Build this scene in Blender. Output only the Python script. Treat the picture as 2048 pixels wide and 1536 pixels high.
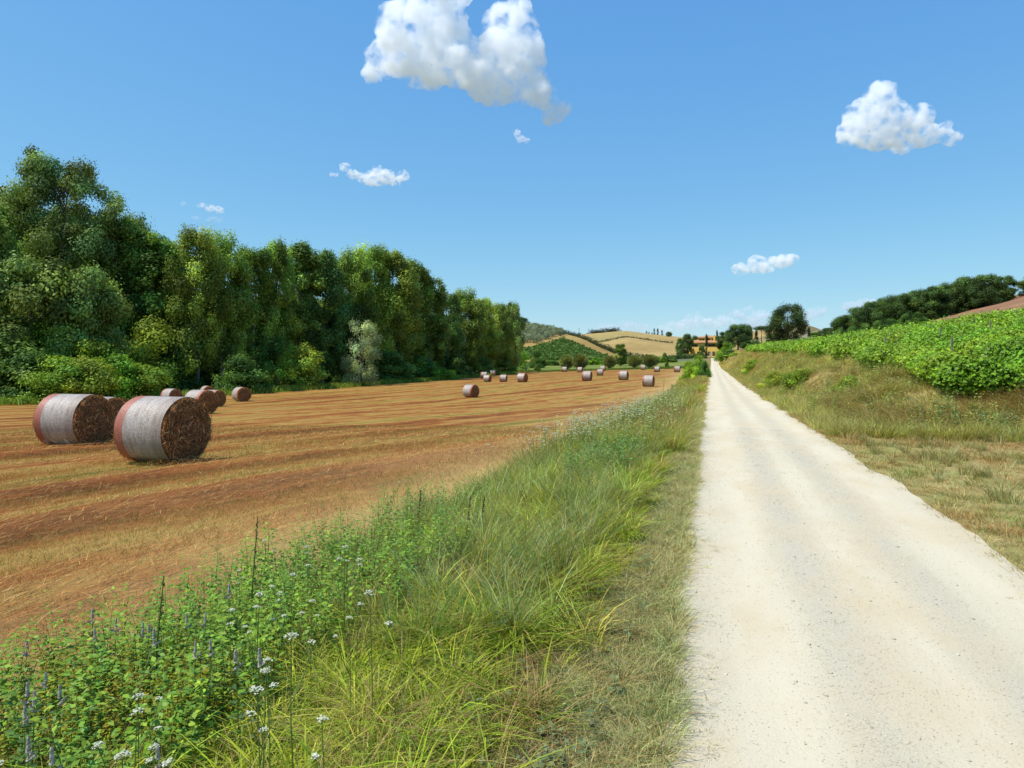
import bpy, bmesh, math
import numpy as np
from mathutils import Vector

for o in list(bpy.data.objects):
    bpy.data.objects.remove(o, do_unlink=True)
scene = bpy.context.scene
COL = scene.collection
RNG = np.random.default_rng(7)

# ------------------------------------------------------------------ camera, sky, sun, exposure
F, HY, CAMH = 1400.0, 709.0, 1.75          # focal length and horizon line in photo pixels, eye height in metres
YAW = math.atan(401 / F)                   # the camera looks 16 degrees left of the road
cam_d = bpy.data.cameras.new('camera'); cam = bpy.data.objects.new('camera', cam_d); COL.objects.link(cam)
cam_d.sensor_width = 36; cam_d.lens = 36 * F / 2048
cam_d.shift_y = -(768 - HY) / 2048
cam_d.clip_start = 0.05; cam_d.clip_end = 20000
cam.location = (0, 0, CAMH); cam.rotation_euler = (math.radians(90), 0, YAW)
scene.camera = cam

SUN_EL, SUN_AZ = math.radians(60), math.radians(240)     # azimuth clockwise from +Y (the road)
world = bpy.data.worlds.new('World'); scene.world = world; world.use_nodes = True
wn = world.node_tree; bg = wn.nodes['Background']
sky = wn.nodes.new('ShaderNodeTexSky'); sky.sky_type = 'NISHITA'; sky.sun_disc = False
sky.sun_elevation = SUN_EL; sky.sun_rotation = SUN_AZ
sky.altitude = 0; sky.air_density = 1.0; sky.dust_density = 0.05; sky.ozone_density = 1.6
sep = wn.nodes.new('ShaderNodeSeparateColor'); com = wn.nodes.new('ShaderNodeCombineColor'); wn.links.new(sky.outputs[0], sep.inputs[0])
for ch, (pw, gain) in enumerate(((0.80, 0.70), (0.57, 1.56), (0.22, 3.75))):      # deepens the blue and keeps the horizon from washing out
    p = wn.nodes.new('ShaderNodeMath'); p.operation = 'POWER'; p.inputs[1].default_value = pw; wn.links.new(sep.outputs[ch], p.inputs[0])
    g_ = wn.nodes.new('ShaderNodeMath'); g_.operation = 'MULTIPLY'; g_.inputs[1].default_value = gain; wn.links.new(p.outputs[0], g_.inputs[0])
    wn.links.new(g_.outputs[0], com.inputs[ch])
wn.links.new(com.outputs[0], bg.inputs['Color']); bg.inputs['Strength'].default_value = 0.13
sun_d = bpy.data.lights.new('sun', 'SUN'); sun = bpy.data.objects.new('sun', sun_d); COL.objects.link(sun)
sun_d.energy = 4.6; sun_d.angle = math.radians(0.53); sun_d.color = (1.0, 0.95, 0.86)
sv = Vector((math.sin(SUN_AZ) * math.cos(SUN_EL), math.cos(SUN_AZ) * math.cos(SUN_EL), math.sin(SUN_EL)))
sun.rotation_euler = sv.to_track_quat('Z', 'Y').to_euler(); sun.location = (-40, -10, 80)
scene.view_settings.view_transform = 'Standard'; scene.view_settings.look = 'None'
scene.view_settings.exposure = 0.25; scene.view_settings.gamma = 1.0
scene.render.engine = 'CYCLES'
cy = scene.cycles
cy.max_bounces = 96; cy.diffuse_bounces = 3; cy.glossy_bounces = 2; cy.transmission_bounces = 3
cy.transparent_max_bounces = 8; cy.volume_bounces = 96; cy.use_denoising = True
cy.volume_step_rate = 0.35; cy.volume_max_steps = 256
cy.caustics_reflective = False; cy.caustics_refractive = False

# ------------------------------------------------------------------ helpers
FW = np.array((-math.sin(YAW), math.cos(YAW))); RT = np.array((math.cos(YAW), math.sin(YAW)))
def at(px, d):
    """ground position seen at photo column px at depth d"""
    p = FW * d + RT * ((px - 1024) / F * d); return float(p[0]), float(p[1])
def zat(py, d): return CAMH - (py - HY) / F * d
def sstep(a, b, x):
    t = np.clip((np.asarray(x, float) - a) / (b - a), 0, 1); return t * t * (3 - 2 * t)
def vnoise(x, y, seed=0):
    x = np.asarray(x, float); y = np.asarray(y, float)
    xi = np.floor(x).astype(np.int64); yi = np.floor(y).astype(np.int64)
    fx = x - xi; fy = y - yi; fx = fx * fx * (3 - 2 * fx); fy = fy * fy * (3 - 2 * fy)
    def h(a, b):
        n = (a * 374761393 + b * 668265263 + seed * 982451653) & 0xFFFFFFFF
        n = ((n ^ (n >> 13)) * 1274126177) & 0xFFFFFFFF
        return ((n ^ (n >> 16)) & 0xFFFF) / 65535.0
    return (h(xi, yi) * (1 - fx) + h(xi + 1, yi) * fx) * (1 - fy) + (h(xi, yi + 1) * (1 - fx) + h(xi + 1, yi + 1) * fx) * fy
def fbm(x, y, seed=0, n=3):
    s = 0; a = 0.5; x = np.asarray(x, float); y = np.asarray(y, float)
    for k in range(n):
        s = s + a * vnoise(x * 2 ** k, y * 2 ** k, seed + k * 17); a *= 0.5
    return s / (1 - 0.5 ** n)
def tag(o, label=None, cat=None, group=None, kind=None):
    if label: o['label'] = label
    if cat: o['category'] = cat
    if group: o['group'] = group
    if kind: o['kind'] = kind
    return o
def empty(name, loc, rz=0.0):
    o = bpy.data.objects.new(name, None); COL.objects.link(o); o.location = loc; o.rotation_euler = (0, 0, rz)
    o.empty_display_size = 0.2; return o
def mesh_np(name, verts, facegroups, mats, colors=None, smooth=False, matidx=None):
    """facegroups: list of (n,k) index arrays"""
    me = bpy.data.meshes.new(name)
    verts = np.ascontiguousarray(verts, dtype=np.float32).reshape(-1, 3)
    me.vertices.add(len(verts)); me.vertices.foreach_set('co', verts.ravel())
    loops = np.concatenate([np.asarray(f, np.int32).ravel() for f in facegroups])
    tot = np.concatenate([np.full(len(f), np.asarray(f).shape[1], np.int32) for f in facegroups])
    st = np.concatenate(([0], np.cumsum(tot)[:-1])).astype(np.int32)
    me.loops.add(len(loops)); me.loops.foreach_set('vertex_index', loops)
    me.polygons.add(len(tot)); me.polygons.foreach_set('loop_start', st)
    if smooth: me.polygons.foreach_set('use_smooth', np.ones(len(tot), bool))
    if matidx is not None: me.polygons.foreach_set('material_index', np.asarray(matidx, np.int32))
    me.update(calc_edges=True)
    if colors is not None:
        c = np.ones((len(verts), 4), np.float32); c[:, :3] = np.clip(colors, 0, 1)
        a = me.color_attributes.new('Col', 'FLOAT_COLOR', 'POINT'); a.data.foreach_set('color', c.ravel())
    for m in (mats if isinstance(mats, (list, tuple)) else [mats]): me.materials.append(m)
    return me
def link(name, me, parent=None, loc=(0, 0, 0)):
    o = bpy.data.objects.new(name, me); COL.objects.link(o); o.location = loc
    if parent: o.parent = parent
    return o
class MB:
    """collects hard-surface pieces into one mesh"""
    def __init__(s): s.v = []; s.f = []; s.n = 0
    def add(s, v, f):
        s.v.extend([tuple(p) for p in v]); s.f.extend([[i + s.n for i in q] for q in f]); s.n += len(v)
    def box(s, x0, x1, y0, y1, z0, z1):
        s.add([(x0,y0,z0),(x1,y0,z0),(x1,y1,z0),(x0,y1,z0),(x0,y0,z1),(x1,y0,z1),(x1,y1,z1),(x0,y1,z1)],
              [(0,3,2,1),(4,5,6,7),(0,1,5,4),(1,2,6,5),(2,3,7,6),(3,0,4,7)])
    def tube(s, pts, rad, n=6):
        pts = [Vector(p) for p in pts]; vs = []; fs = []
        for i, p in enumerate(pts):
            t = (pts[min(i + 1, len(pts) - 1)] - pts[max(i - 1, 0)]).normalized()
            a = t.orthogonal().normalized() if i == 0 else (a - t * a.dot(t)).normalized()
            b = t.cross(a)
            for k in range(n):
                w = 2 * math.pi * k / n; vs.append(p + (a * math.cos(w) + b * math.sin(w)) * rad[i])
        for i in range(len(pts) - 1):
            for k in range(n):
                fs.append((i * n + k, i * n + (k + 1) % n, (i + 1) * n + (k + 1) % n, (i + 1) * n + k))
        fs.append(tuple(range(n))[::-1]); fs.append(tuple(range((len(pts) - 1) * n, len(pts) * n)))
        s.add(vs, fs)
    def mesh(s, name, mat, smooth=False):
        me = bpy.data.meshes.new(name); me.from_pydata(s.v, [], s.f); me.update()
        if smooth: me.polygons.foreach_set('use_smooth', np.ones(len(me.polygons), bool))
        me.materials.append(mat); return me
    def build(s, name, mat, parent=None, smooth=False): return link(name, s.mesh(name, mat, smooth), parent)

# ------------------------------------------------------------------ materials
def newmat(name):
    m = bpy.data.materials.new(name); m.use_nodes = True
    return m, m.node_tree, m.node_tree.nodes['Principled BSDF'], m.node_tree.nodes['Material Output']
def N(nt, t, **kw):
    n = nt.nodes.new(t)
    for k, v in kw.items(): setattr(n, k, v)
    return n
def noise(nt, scale, detail=4, rough=0.55, vec=None, stretch=None, dist=0.0):
    n = N(nt, 'ShaderNodeTexNoise'); n.inputs['Scale'].default_value = scale; n.inputs['Detail'].default_value = detail
    n.inputs['Roughness'].default_value = rough; n.inputs['Distortion'].default_value = dist
    if vec is None:
        g = N(nt, 'ShaderNodeNewGeometry'); vec = g.outputs['Position']
    if stretch:
        mp = N(nt, 'ShaderNodeMapping'); mp.inputs['Scale'].default_value = stretch; nt.links.new(vec, mp.inputs[0]); vec = mp.outputs[0]
    nt.links.new(vec, n.inputs['Vector']); return n.outputs['Fac']
def ramp(nt, fac, stops, interp='LINEAR'):
    r = N(nt, 'ShaderNodeValToRGB'); r.color_ramp.interpolation = interp
    e = r.color_ramp.elements
    while len(e) < len(stops): e.new(0.5)
    for i, (p, c) in enumerate(stops):
        e[i].position = p; e[i].color = (c[0], c[1], c[2], 1) if hasattr(c, '__len__') else (c, c, c, 1)
    nt.links.new(fac, r.inputs[0]); return r.outputs[0]
def mixc(nt, fac, a, b, mode='MIX'):
    m = N(nt, 'ShaderNodeMix', data_type='RGBA', blend_type=mode)
    for sock, v in ((m.inputs[0], fac), (m.inputs[6], a), (m.inputs[7], b)):
        if hasattr(v, 'is_linked'): nt.links.new(v, sock)
        elif hasattr(v, '__len__'): sock.default_value = (v[0], v[1], v[2], 1)
        else: sock.default_value = v
    return m.outputs[2]
def mth(nt, op, a, b=0.0):
    m = N(nt, 'ShaderNodeMath', operation=op)
    for sock, v in ((m.inputs[0], a), (m.inputs[1], b)):
        if hasattr(v, 'is_linked'): nt.links.new(v, sock)
        else: sock.default_value = v
    return m.outputs[0]
def bump(nt, bs, h, strength=0.5, dist=0.02):
    b = N(nt, 'ShaderNodeBump'); b.inputs['Strength'].default_value = strength; b.inputs['Distance'].default_value = dist
    nt.links.new(h, b.inputs['Height']); nt.links.new(b.outputs[0], bs.inputs['Normal'])
def attr(nt, name='Col'):
    a = N(nt, 'ShaderNodeAttribute', attribute_name=name); return a.outputs['Color']
def leaf_mat(name, trans=0.35, rough=0.6, vary=True, spec=0.12):
    """leaves and blades: own colour in the Col attribute, some light let through"""
    m, nt, bs, out = newmat(name)
    c = attr(nt)
    if vary:
        oi = N(nt, 'ShaderNodeObjectInfo')
        h = N(nt, 'ShaderNodeHueSaturation')
        mr = N(nt, 'ShaderNodeMapRange'); mr.inputs[3].default_value = 0.485; mr.inputs[4].default_value = 0.515
        nt.links.new(oi.outputs['Random'], mr.inputs[0]); nt.links.new(mr.outputs[0], h.inputs['Hue'])
        mv = N(nt, 'ShaderNodeMapRange'); mv.inputs[3].default_value = 0.8; mv.inputs[4].default_value = 1.2
        nt.links.new(mth(nt, 'FRACT', mth(nt, 'MULTIPLY', oi.outputs['Random'], 7.31)), mv.inputs[0]); nt.links.new(mv.outputs[0], h.inputs['Value'])
        nt.links.new(c, h.inputs['Color']); c = h.outputs[0]
    nt.links.new(c, bs.inputs['Base Color']); bs.inputs['Roughness'].default_value = rough
    bs.inputs['Specular IOR Level'].default_value = spec
    tr = N(nt, 'ShaderNodeBsdfTranslucent'); 
    warm = mixc(nt, 1.0, c, (1.15, 1.1, 0.55), 'MULTIPLY'); nt.links.new(warm, tr.inputs['Color'])
    mx = N(nt, 'ShaderNodeMixShader'); mx.inputs[0].default_value = trans
    nt.links.new(bs.outputs[0], mx.inputs[1]); nt.links.new(tr.outputs[0], mx.inputs[2]); nt.links.new(mx.outputs[0], out.inputs['Surface'])
    return m
def plain(name, c, rough=0.8, var=0.15, scale=3.0, bumpy=0.0):
    m, nt, bs, out = newmat(name)
    f = noise(nt, scale, 5)
    col = ramp(nt, f, [(0.3, [v * (1 - var) for v in c]), (0.7, [v * (1 + var) for v in c])])
    nt.links.new(col, bs.inputs['Base Color']); bs.inputs['Roughness'].default_value = rough
    bs.inputs['Specular IOR Level'].default_value = 0.2
    if bumpy: bump(nt, bs, noise(nt, scale * 4, 4), bumpy, 0.03)
    return m
M = {}
M['leaf'] = leaf_mat('foliage', .3)
M['vine'] = leaf_mat('vine_leaves', .2, .5, False, .2)
M['blade'] = leaf_mat('grass_blades', 0.30, 0.5, vary=False, spec=.2)
M['straw'] = leaf_mat('dry_straw', 0.2, 0.6, vary=False)
M['petal'] = leaf_mat('petals', 0.3, 0.7, vary=False)
M['bark'] = plain('bark', (0.12, 0.095, 0.07), 0.9, 0.35, 2.0, 0.6)
M['pale_bark'] = plain('pale_bark', (0.2, 0.175, 0.15), 0.9, 0.35, 1.5, 0.6)

def mat_field():
    m, nt, bs, out = newmat('mown_hay_field')
    g = N(nt, 'ShaderNodeNewGeometry')
    a19 = math.radians(-14)
    rot = N(nt, 'ShaderNodeMapping'); rot.inputs['Rotation'].default_value = (0, 0, -a19)
    nt.links.new(g.outputs['Position'], rot.inputs[0])
    # after rotation x runs across the mown swaths, y along them
    wob = noise(nt, 0.09, 3, vec=rot.outputs[0])
    sx = N(nt, 'ShaderNodeSeparateXYZ'); nt.links.new(rot.outputs[0], sx.inputs[0])
    u = mth(nt, 'ADD', sx.outputs[0], mth(nt, 'MULTIPLY', wob, 5.0))
    ph = mth(nt, 'SINE', mth(nt, 'MULTIPLY', u, 2 * math.pi / 3.6))
    ph2 = mth(nt, 'SINE', mth(nt, 'MULTIPLY', u, 2 * math.pi / 9.3))
    streak = noise(nt, 1.0, 6, 0.62, vec=rot.outputs[0], stretch=(.62, 0.045, 1), dist=.4)
    big = noise(nt, 0.05, 3)
    fine = noise(nt, 9.0, 6, 0.7, vec=rot.outputs[0], stretch=(1, 0.45, 1))
    vfine = noise(nt, 55.0, 3, 0.7)
    mid_ = noise(nt, 1.3, 6, 0.7, vec=rot.outputs[0], stretch=(1, .35, 1), dist=.6)
    a = mth(nt, 'ADD', mth(nt, 'MULTIPLY', ph, 0.12), mth(nt, 'MULTIPLY', ph2, 0.085))
    a = mth(nt, 'ADD', a, mth(nt, 'MULTIPLY', mth(nt, 'SUBTRACT', mid_, 0.5), 1.05))
    a = mth(nt, 'ADD', a, mth(nt, 'ADD', mth(nt, 'MULTIPLY', mth(nt, 'SUBTRACT', streak, 0.5), 1.35), 0.485))
    a = mth(nt, 'ADD', a, mth(nt, 'MULTIPLY', mth(nt, 'SUBTRACT', big, 0.5), 0.5))
    col = ramp(nt, a, [(0.06, (0.12, 0.125, 0.018)), (0.26, (0.22, 0.165, 0.026)), (0.39, (0.40, 0.250, 0.065)), (0.51, (0.32, 0.140, 0.030)), (0.62, (0.26, 0.076, 0.016)), (0.84, (0.12, 0.030, 0.008))])
    col = mixc(nt, ramp(nt, fine, [(0.5, 0.0), (0.78, 0.7)]), col, (0.44, 0.27, 0.08))
    col = mixc(nt, ramp(nt, fine, [(0.25, 0.75), (0.45, 0.0)]), col, (0.12, 0.065, 0.018))
    col = mixc(nt, ramp(nt, vfine, [(0.35, 0.35), (0.6, 0.0)]), col, (0.13, 0.07, 0.02))
    fr = N(nt, 'ShaderNodeSeparateColor'); nt.links.new(attr(nt), fr.inputs[0])
    col = mixc(nt, mth(nt, 'MULTIPLY', fr.outputs[0], ramp(nt, streak, [(.3, .4), (.6, 1.)])), col, (.50, .35, .14))
    nt.links.new(col, bs.inputs['Base Color']); bs.inputs['Roughness'].default_value = 0.95; bs.inputs['Specular IOR Level'].default_value = 0.1
    bump(nt, bs, mth(nt, 'ADD', fine, mth(nt, 'MULTIPLY', vfine, 0.3)), 0.9, 0.06)
    return m
def mat_ground(name, c1, c2, c3, sc=0.5, fine=14.0, bs_=0.8):
    m, nt, bs, out = newmat(name)
    a = noise(nt, sc, 5, 0.6); b = noise(nt, fine, 5, 0.7)
    col = ramp(nt, a, [(0.32, c1), (0.5, c2), (0.68, c3)])
    col = mixc(nt, ramp(nt, b, [(0.3, 0.65), (0.55, 0.0)]), col, [v * 0.35 for v in c2])
    nt.links.new(col, bs.inputs['Base Color']); bs.inputs['Roughness'].default_value = 0.95; bs.inputs['Specular IOR Level'].default_value = 0.1
    bump(nt, bs, b, bs_, 0.03); return m
def mat_road():
    m, nt, bs, out = newmat('white_gravel_road')
    gr = attr(nt, 'Col'); sx = N(nt, 'ShaderNodeSeparateColor'); nt.links.new(gr, sx.inputs[0])
    st = noise(nt, 1.0, 5, 0.6, stretch=(2.2, 0.35, 1)); blot = noise(nt, 1.3, 6, 0.65, stretch=(1, .45, 1))
    peb = noise(nt, 70.0, 4, 0.75); peb2 = N(nt, 'ShaderNodeTexVoronoi'); peb2.inputs['Scale'].default_value = 75.0
    g = N(nt, 'ShaderNodeNewGeometry'); nt.links.new(g.outputs['Position'], peb2.inputs['Vector'])
    amt = mth(nt, 'ADD', sx.outputs[0], mth(nt, 'MULTIPLY', mth(nt, 'SUBTRACT', st, 0.5), 1.2))
    col = ramp(nt, amt, [(0.1, (0.60, 0.535, 0.385)), (0.5, (0.54, 0.48, 0.34)), (0.95, (0.50, 0.45, 0.335))])
    col = mixc(nt, ramp(nt, blot, [(0.45, 0.0), (0.66, 0.8)]), col, (0.56, 0.455, 0.29))
    sp = mth(nt, 'MULTIPLY', ramp(nt, peb, [(0.34, 1.0), (0.47, 0.0)]), mth(nt, 'ADD', mth(nt, 'MULTIPLY', amt, 0.6), 0.12))
    col = mixc(nt, sp, col, (0.33, 0.295, 0.23))
    li = mth(nt, 'MULTIPLY', ramp(nt, peb2.outputs['Distance'], [(0.12, 1.0), (0.3, 0.0)]), mth(nt, 'MULTIPLY', amt, 0.5))
    col = mixc(nt, li, col, (0.66, 0.62, 0.52))
    nt.links.new(col, bs.inputs['Base Color']); bs.inputs['Roughness'].default_value = 0.9; bs.inputs['Specular IOR Level'].default_value = 0.15
    bump(nt, bs, mth(nt, 'ADD', peb, mth(nt, 'MULTIPLY', blot, 0.6)), 0.55, 0.015)
    return m
M['field'] = mat_field(); M['road'] = mat_road()
M['verge'] = mat_ground('verge_soil', (0.20, 0.14, 0.05), (0.26, 0.19, 0.075), (0.17, 0.17, 0.05))
M['bank'] = mat_ground('dry_grass_bank', (0.28, 0.28, 0.085), (0.36, 0.28, 0.11), (0.25, 0.26, 0.075))
M['vineground'] = mat_ground('vineyard_soil', (0.20, 0.13, 0.06), (0.28, 0.145, 0.08), (0.33, 0.17, 0.095), 0.1)
M['meadow'] = mat_ground('meadow_grass', (0.14, 0.19, 0.035), (0.17, 0.21, 0.04), (0.21, 0.22, 0.055), 0.05, 1.5)
M['ground'] = mat_ground('far_ground', (0.16, 0.17, 0.10), (0.24, 0.22, 0.13), (0.28, 0.25, 0.15), 0.01, 0.3)

# ------------------------------------------------------------------ the lie of the land
_yy = np.arange(-60, 900, 1.0)
def prof(pts):
    xs, zs = zip(*pts); a = np.interp(_yy, xs, zs)
    k = np.exp(-np.linspace(-2, 2, 17) ** 2); k /= k.sum()
    return np.convolve(np.pad(a, 8, mode='edge'), k, mode='valid')
_zr = prof([(-20,0),(8,0),(20,-.12),(36,-.45),(70,-.85),(131,-1.35),(165,-1.7),(200,-1.95),(240,-1.6),(300,-.6),(364,.8),(420,1.5),(600,4)])
_zf = prof([(-20,-.35),(0,-.4),(12,-.5),(18,-.75),(34,-1.35),(55,-2.0),(86,-2.15),(104,-2.1),(162,-2.3),(198,-2.55),(225,-2.6),(260,-2.0),(300,-1.0),(364,.6),(420,1.5),(600,3)])
_zv = prof([(-20,.9),(20,.9),(30,1.1),(40,1.4),(62,1.75),(100,2.0),(143,2.3),(250,2.6),(400,4.5),(600,7)])
def zr(y): return np.interp(y, _yy, _zr)
def zf(y): return np.interp(y, _yy, _zf)
def zv(y): return np.interp(y, _yy, _zv)
def eL(y):
    y = np.asarray(y, float)
    return -0.245 - 0.005 * np.clip(y - 2, 0, 28) + 0.17 * (fbm(y * 0.7, y * 0 + 3, 5) - .5) + 0.05 * (fbm(y * 5.0, y * 0, 9) - .5) - 0.0009 * np.clip(y - 60, 0, 300)
def eR(y):
    y = np.asarray(y, float)
    return 2.42 + 0.30 * (fbm(y * 0.55, y * 0 + 8, 15) - .5) + 0.07 * (fbm(y * 5, y * 0, 19) - .5) - 0.0016 * np.clip(y - 140, 0, 200)
def xF(y):
    y = np.asarray(y, float)
    return -3.75 + 0.7 * (fbm(y * 0.35, y * 0 + 1, 25) - .5) - 0.012 * np.clip(y - 20, 0, 120)
def swath(x, y):
    c, s = math.cos(math.radians(14)), math.sin(math.radians(14))
    u = x * c - y * s; v = x * s + y * c
    u = u + 2.2 * (fbm(u * 0.12, v * 0.12, 33) - .5)
    return np.sin(u * 2 * math.pi / 3.6) + 0.9 * (fbm(u * 1.3, v * 0.16, 35) - .5)
def terrain(x, y):
    x = np.asarray(x, float); y = np.asarray(y, float)
    r = zr(y)
    fz = zf(y) - 0.027 * np.clip(-x - 8, 0, 45)
    kL = sstep(0.8, 4.2, -x)
    left = r + (fz - r) * kL
    slope = np.interp(y, [-20, 45, 100, 400], [.19, .17, .10, .08])
    # flattens towards the top of the vineyard, then steepens under the wood
    up = zv(y) + slope * (np.clip(x, 7, 400) - 7) + 0.17 * np.clip(x - 31, 0, 60)
    xs = 3.1 + 0 * y
    kR = sstep(0, 1, (x - xs) / (6.9 - xs))
    rise = sstep(18.2, 23.5, y - 0.32 * (np.clip(x, 3, 11) - 4) + 1.2 * (fbm(x * .5, y * .5, 41) - .5))
    right = r + (up - r) * kR * rise
    z = np.where(x < 1, left, right)
    return z
def tz(x, y): return float(terrain(np.array([x]), np.array([y]))[0])

def surf(x, y):
    """terrain with the small bumps of verge and bank"""
    x = np.asarray(x, float); y = np.asarray(y, float); z = terrain(x, y)
    l, r, f = eL(y), eR(y), xF(y)
    tl = np.clip((x - f) / (l - f), 0, 1)
    vb = np.clip(1 - y / 80, 0, 1) * 0.05 * (fbm(x * 1.5, y * 1.5, 61) - .5) * np.sin(np.pi * tl)
    o = x - r
    bb = 0.10 * np.clip(1 - y / 90, 0, 1) * (fbm(x * 1.2, y * 1.2, 81) - .5) * sstep(0, .6, o) * sstep(5, 4.4, o)
    bb = bb + 1.25 * (fbm(x * .42, y * .30, 83, 2) - .5) * sstep(.5, 2.5, o) * sstep(8.5, 5.0, o) * sstep(20, 25, y) * sstep(150, 60, y)
    return z + np.where(x < 1, vb, bb)
def spaced(a, b, d0, g):
    out = [a]; d = d0
    while out[-1] < b:
        out.append(out[-1] + d); d *= g
    out[-1] = b; return np.array(out)
def grid_mesh(name, X, Y, Z, mat, colors=None):
    n, m = X.shape
    idx = np.arange(n * m).reshape(n, m)
    f = np.stack([idx[:-1, :-1], idx[:-1, 1:], idx[1:, 1:], idx[1:, :-1]], -1).reshape(-1, 4)
    V = np.stack([X, Y, Z], -1).reshape(-1, 3)
    me = mesh_np(name, V, [f], mat, None if colors is None else colors.reshape(-1, 3), smooth=True)
    return me
ys = np.concatenate([np.arange(-8, 0, 0.4), spaced(0, 330, 0.12, 1.017)])
def road_z(x, y):
    nr = np.clip(1 - y / 60, 0, 1)
    return zr(y) + 0.012 - nr * (0.022 * np.exp(-((x - .2) / .28) ** 2) + 0.022 * np.exp(-((x - 1.92) / .28) ** 2)) + nr * 0.02 * (fbm(x * 2, y * 1.2, 51) - .5)
# road
tt = np.linspace(0, 1, 41)
Yg, Tg = np.meshgrid(ys, tt, indexing='ij')
Xg = eL(Yg) + (eR(Yg) - eL(Yg)) * Tg
Zg = road_z(Xg, Yg)
grav = 0.15 + 0.75 * np.exp(-((Xg - .74) / .2) ** 2) + 0.65 * np.exp(-((Xg - 1.5) / .2) ** 2) + 0.55 * np.exp(-((Xg - eL(Yg)) / .22) ** 2) + 0.4 * np.exp(-((Xg - eR(Yg)) / .25) ** 2)
road = link('road', grid_mesh('road', Xg, Yg, Zg, M['road'], np.stack([grav] * 3, -1))); tag(road, kind='structure')
# verge soil
tt = np.linspace(0, 1, 36)
Yg, Tg = np.meshgrid(ys, tt, indexing='ij')
Xg = xF(Yg) + (eL(Yg) - xF(Yg)) * Tg
Zg = surf(Xg, Yg)
tag(link('verge_ground', grid_mesh('verge_ground', Xg, Yg, Zg, M['verge'])), kind='structure')
# hay field
xo = spaced(0, 165, 0.14, 1.03)
yf = ys[ys <= 228]
Yg, Og = np.meshgrid(yf, xo, indexing='ij')
Xg = xF(Yg) - Og
rr = np.hypot(Xg, Yg)
amp = 0.05 * np.clip(1.3 - rr / 70, 0, 1) * sstep(0, 1.2, Og)
Zg = terrain(Xg, Yg) + amp * swath(Xg, Yg) + 0.04 * np.clip(1 - rr / 30, 0, 1) * (fbm(Xg * 2.5, Yg * 2.5, 71) - .5) * sstep(0, .8, Og)
tag(link('hay_field', grid_mesh('hay_field', Xg, Yg, Zg, M['field'], np.stack([np.exp(-Og / (1.3 + 1.6 * fbm(Yg * .4, Og * 0, 73)))] * 3, -1))), kind='structure')
# meadow beyond the field
ym = np.linspace(228, 420, 60)
Yg, Og = np.meshgrid(ym, spaced(0, 165, 2.0, 1.05), indexing='ij')
Xg = xF(Yg) - Og
tag(link('meadow', grid_mesh('meadow', Xg, Yg, terrain(Xg, Yg), M['meadow'])), kind='structure')
# right bank and vineyard slope
xo = spaced(0, 5, 0.14, 1.02)
Yg, Og = np.meshgrid(ys, xo, indexing='ij')
Xg = eR(Yg) + Og
Zg = surf(Xg, Yg)
tag(link('bank_ground', grid_mesh('bank_ground', Xg, Yg, Zg, M['bank'])), kind='structure')
xo = spaced(5, 190, 0.8, 1.05)
Yg, Og = np.meshgrid(ys, xo, indexing='ij')
Xg = eR(Yg) + Og
tag(link('vineyard_ground', grid_mesh('vineyard_ground', Xg, Yg, terrain(Xg, Yg), M['vineground'])), kind='structure')
# the land beyond, out to the horizon
ax = np.concatenate([-spaced(0, 6000, 40, 1.12)[::-1], spaced(0, 6000, 40, 1.12)[1:]])
Xg, Yg = np.meshgrid(ax, ax + 200, indexing='ij')
Zg = terrain(np.clip(Xg, -160, 190), np.clip(Yg, -8, 600)) - 0.6 - 2.4 * sstep(700, 2000, np.hypot(Xg, Yg - 100)) - 4.0 * sstep(430, 230, np.hypot(Xg, Yg - 100))
tag(link('ground', grid_mesh('ground', Xg, Yg, Zg, M['ground'])), kind='structure')

# ------------------------------------------------------------------ hills
def hill(name, sky_pts, R0, Rc, Rb, z0, mat, px0, px1, n=90, rough=0.6):
    """a hill whose crest line runs through the given skyline"""
    px = np.linspace(px0, px1, n)
    sy = np.interp(px, [p[0] for p in sky_pts], [p[1] for p in sky_pts])
    k = np.exp(-np.linspace(-1.6, 1.6, 7) ** 2); k /= k.sum()
    sy = np.convolve(np.pad(sy, 3, mode='edge'), k, 'valid')
    zc = CAMH - (sy - HY) / F * Rc
    d = np.concatenate([np.linspace(R0, Rc, 40), np.linspace(Rc, Rb, 14)[1:]])
    Dg, Pg = np.meshgrid(d, px, indexing='ij'); Zc = np.broadcast_to(zc, Dg.shape)
    t = np.clip((Dg - R0) / (Rc - R0), 0, 1); q = t * t * (3 - 2 * t) * 0.55 + 0.45 * t
    front = z0 + (Zc - z0) * q
    back = Zc + (z0 - 6 - Zc) * sstep(0, 1, (Dg - Rc) / (Rb - Rc))
    Zg = np.where(Dg <= Rc, front, back)
    X = FW[0] * Dg + RT[0] * (Pg - 1024) / F * Dg; Y = FW[1] * Dg + RT[1] * (Pg - 1024) / F * Dg
    Zg = Zg + rough * (fbm(X * .03, Y * .03, 91) - .5) * sstep(0, .2, t) * np.where(Dg > Rc - 30, .3, 1)
    o = link(name, grid_mesh(name, X, Y, Zg, mat)); tag(o, kind='structure')
    def z(pxq, dq):
        tq = np.clip((dq - R0) / (Rc - R0), 0, 1); qq = tq * tq * (3 - 2 * tq) * 0.55 + 0.45 * tq
        return z0 + (np.interp(pxq, px, zc) - z0) * qq
    return z
def mat_hill(name, a, b, c, sc):
    m, nt, bs, out = newmat(name)
    n1 = noise(nt, sc, 4, 0.55, stretch=(1, .5, 2.5)); n2 = noise(nt, sc * 14, 5, 0.65)
    col = ramp(nt, n1, [(0.35, a), (0.52, b), (0.68, c)])
    col = mixc(nt, ramp(nt, n2, [(0.35, .5), (0.6, 0)]), col, [v * .55 for v in a])
    nt.links.new(col, bs.inputs['Base Color']); bs.inputs['Roughness'].default_value = 0.95; bs.inputs['Specular IOR Level'].default_value = 0.05
    return m
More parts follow.
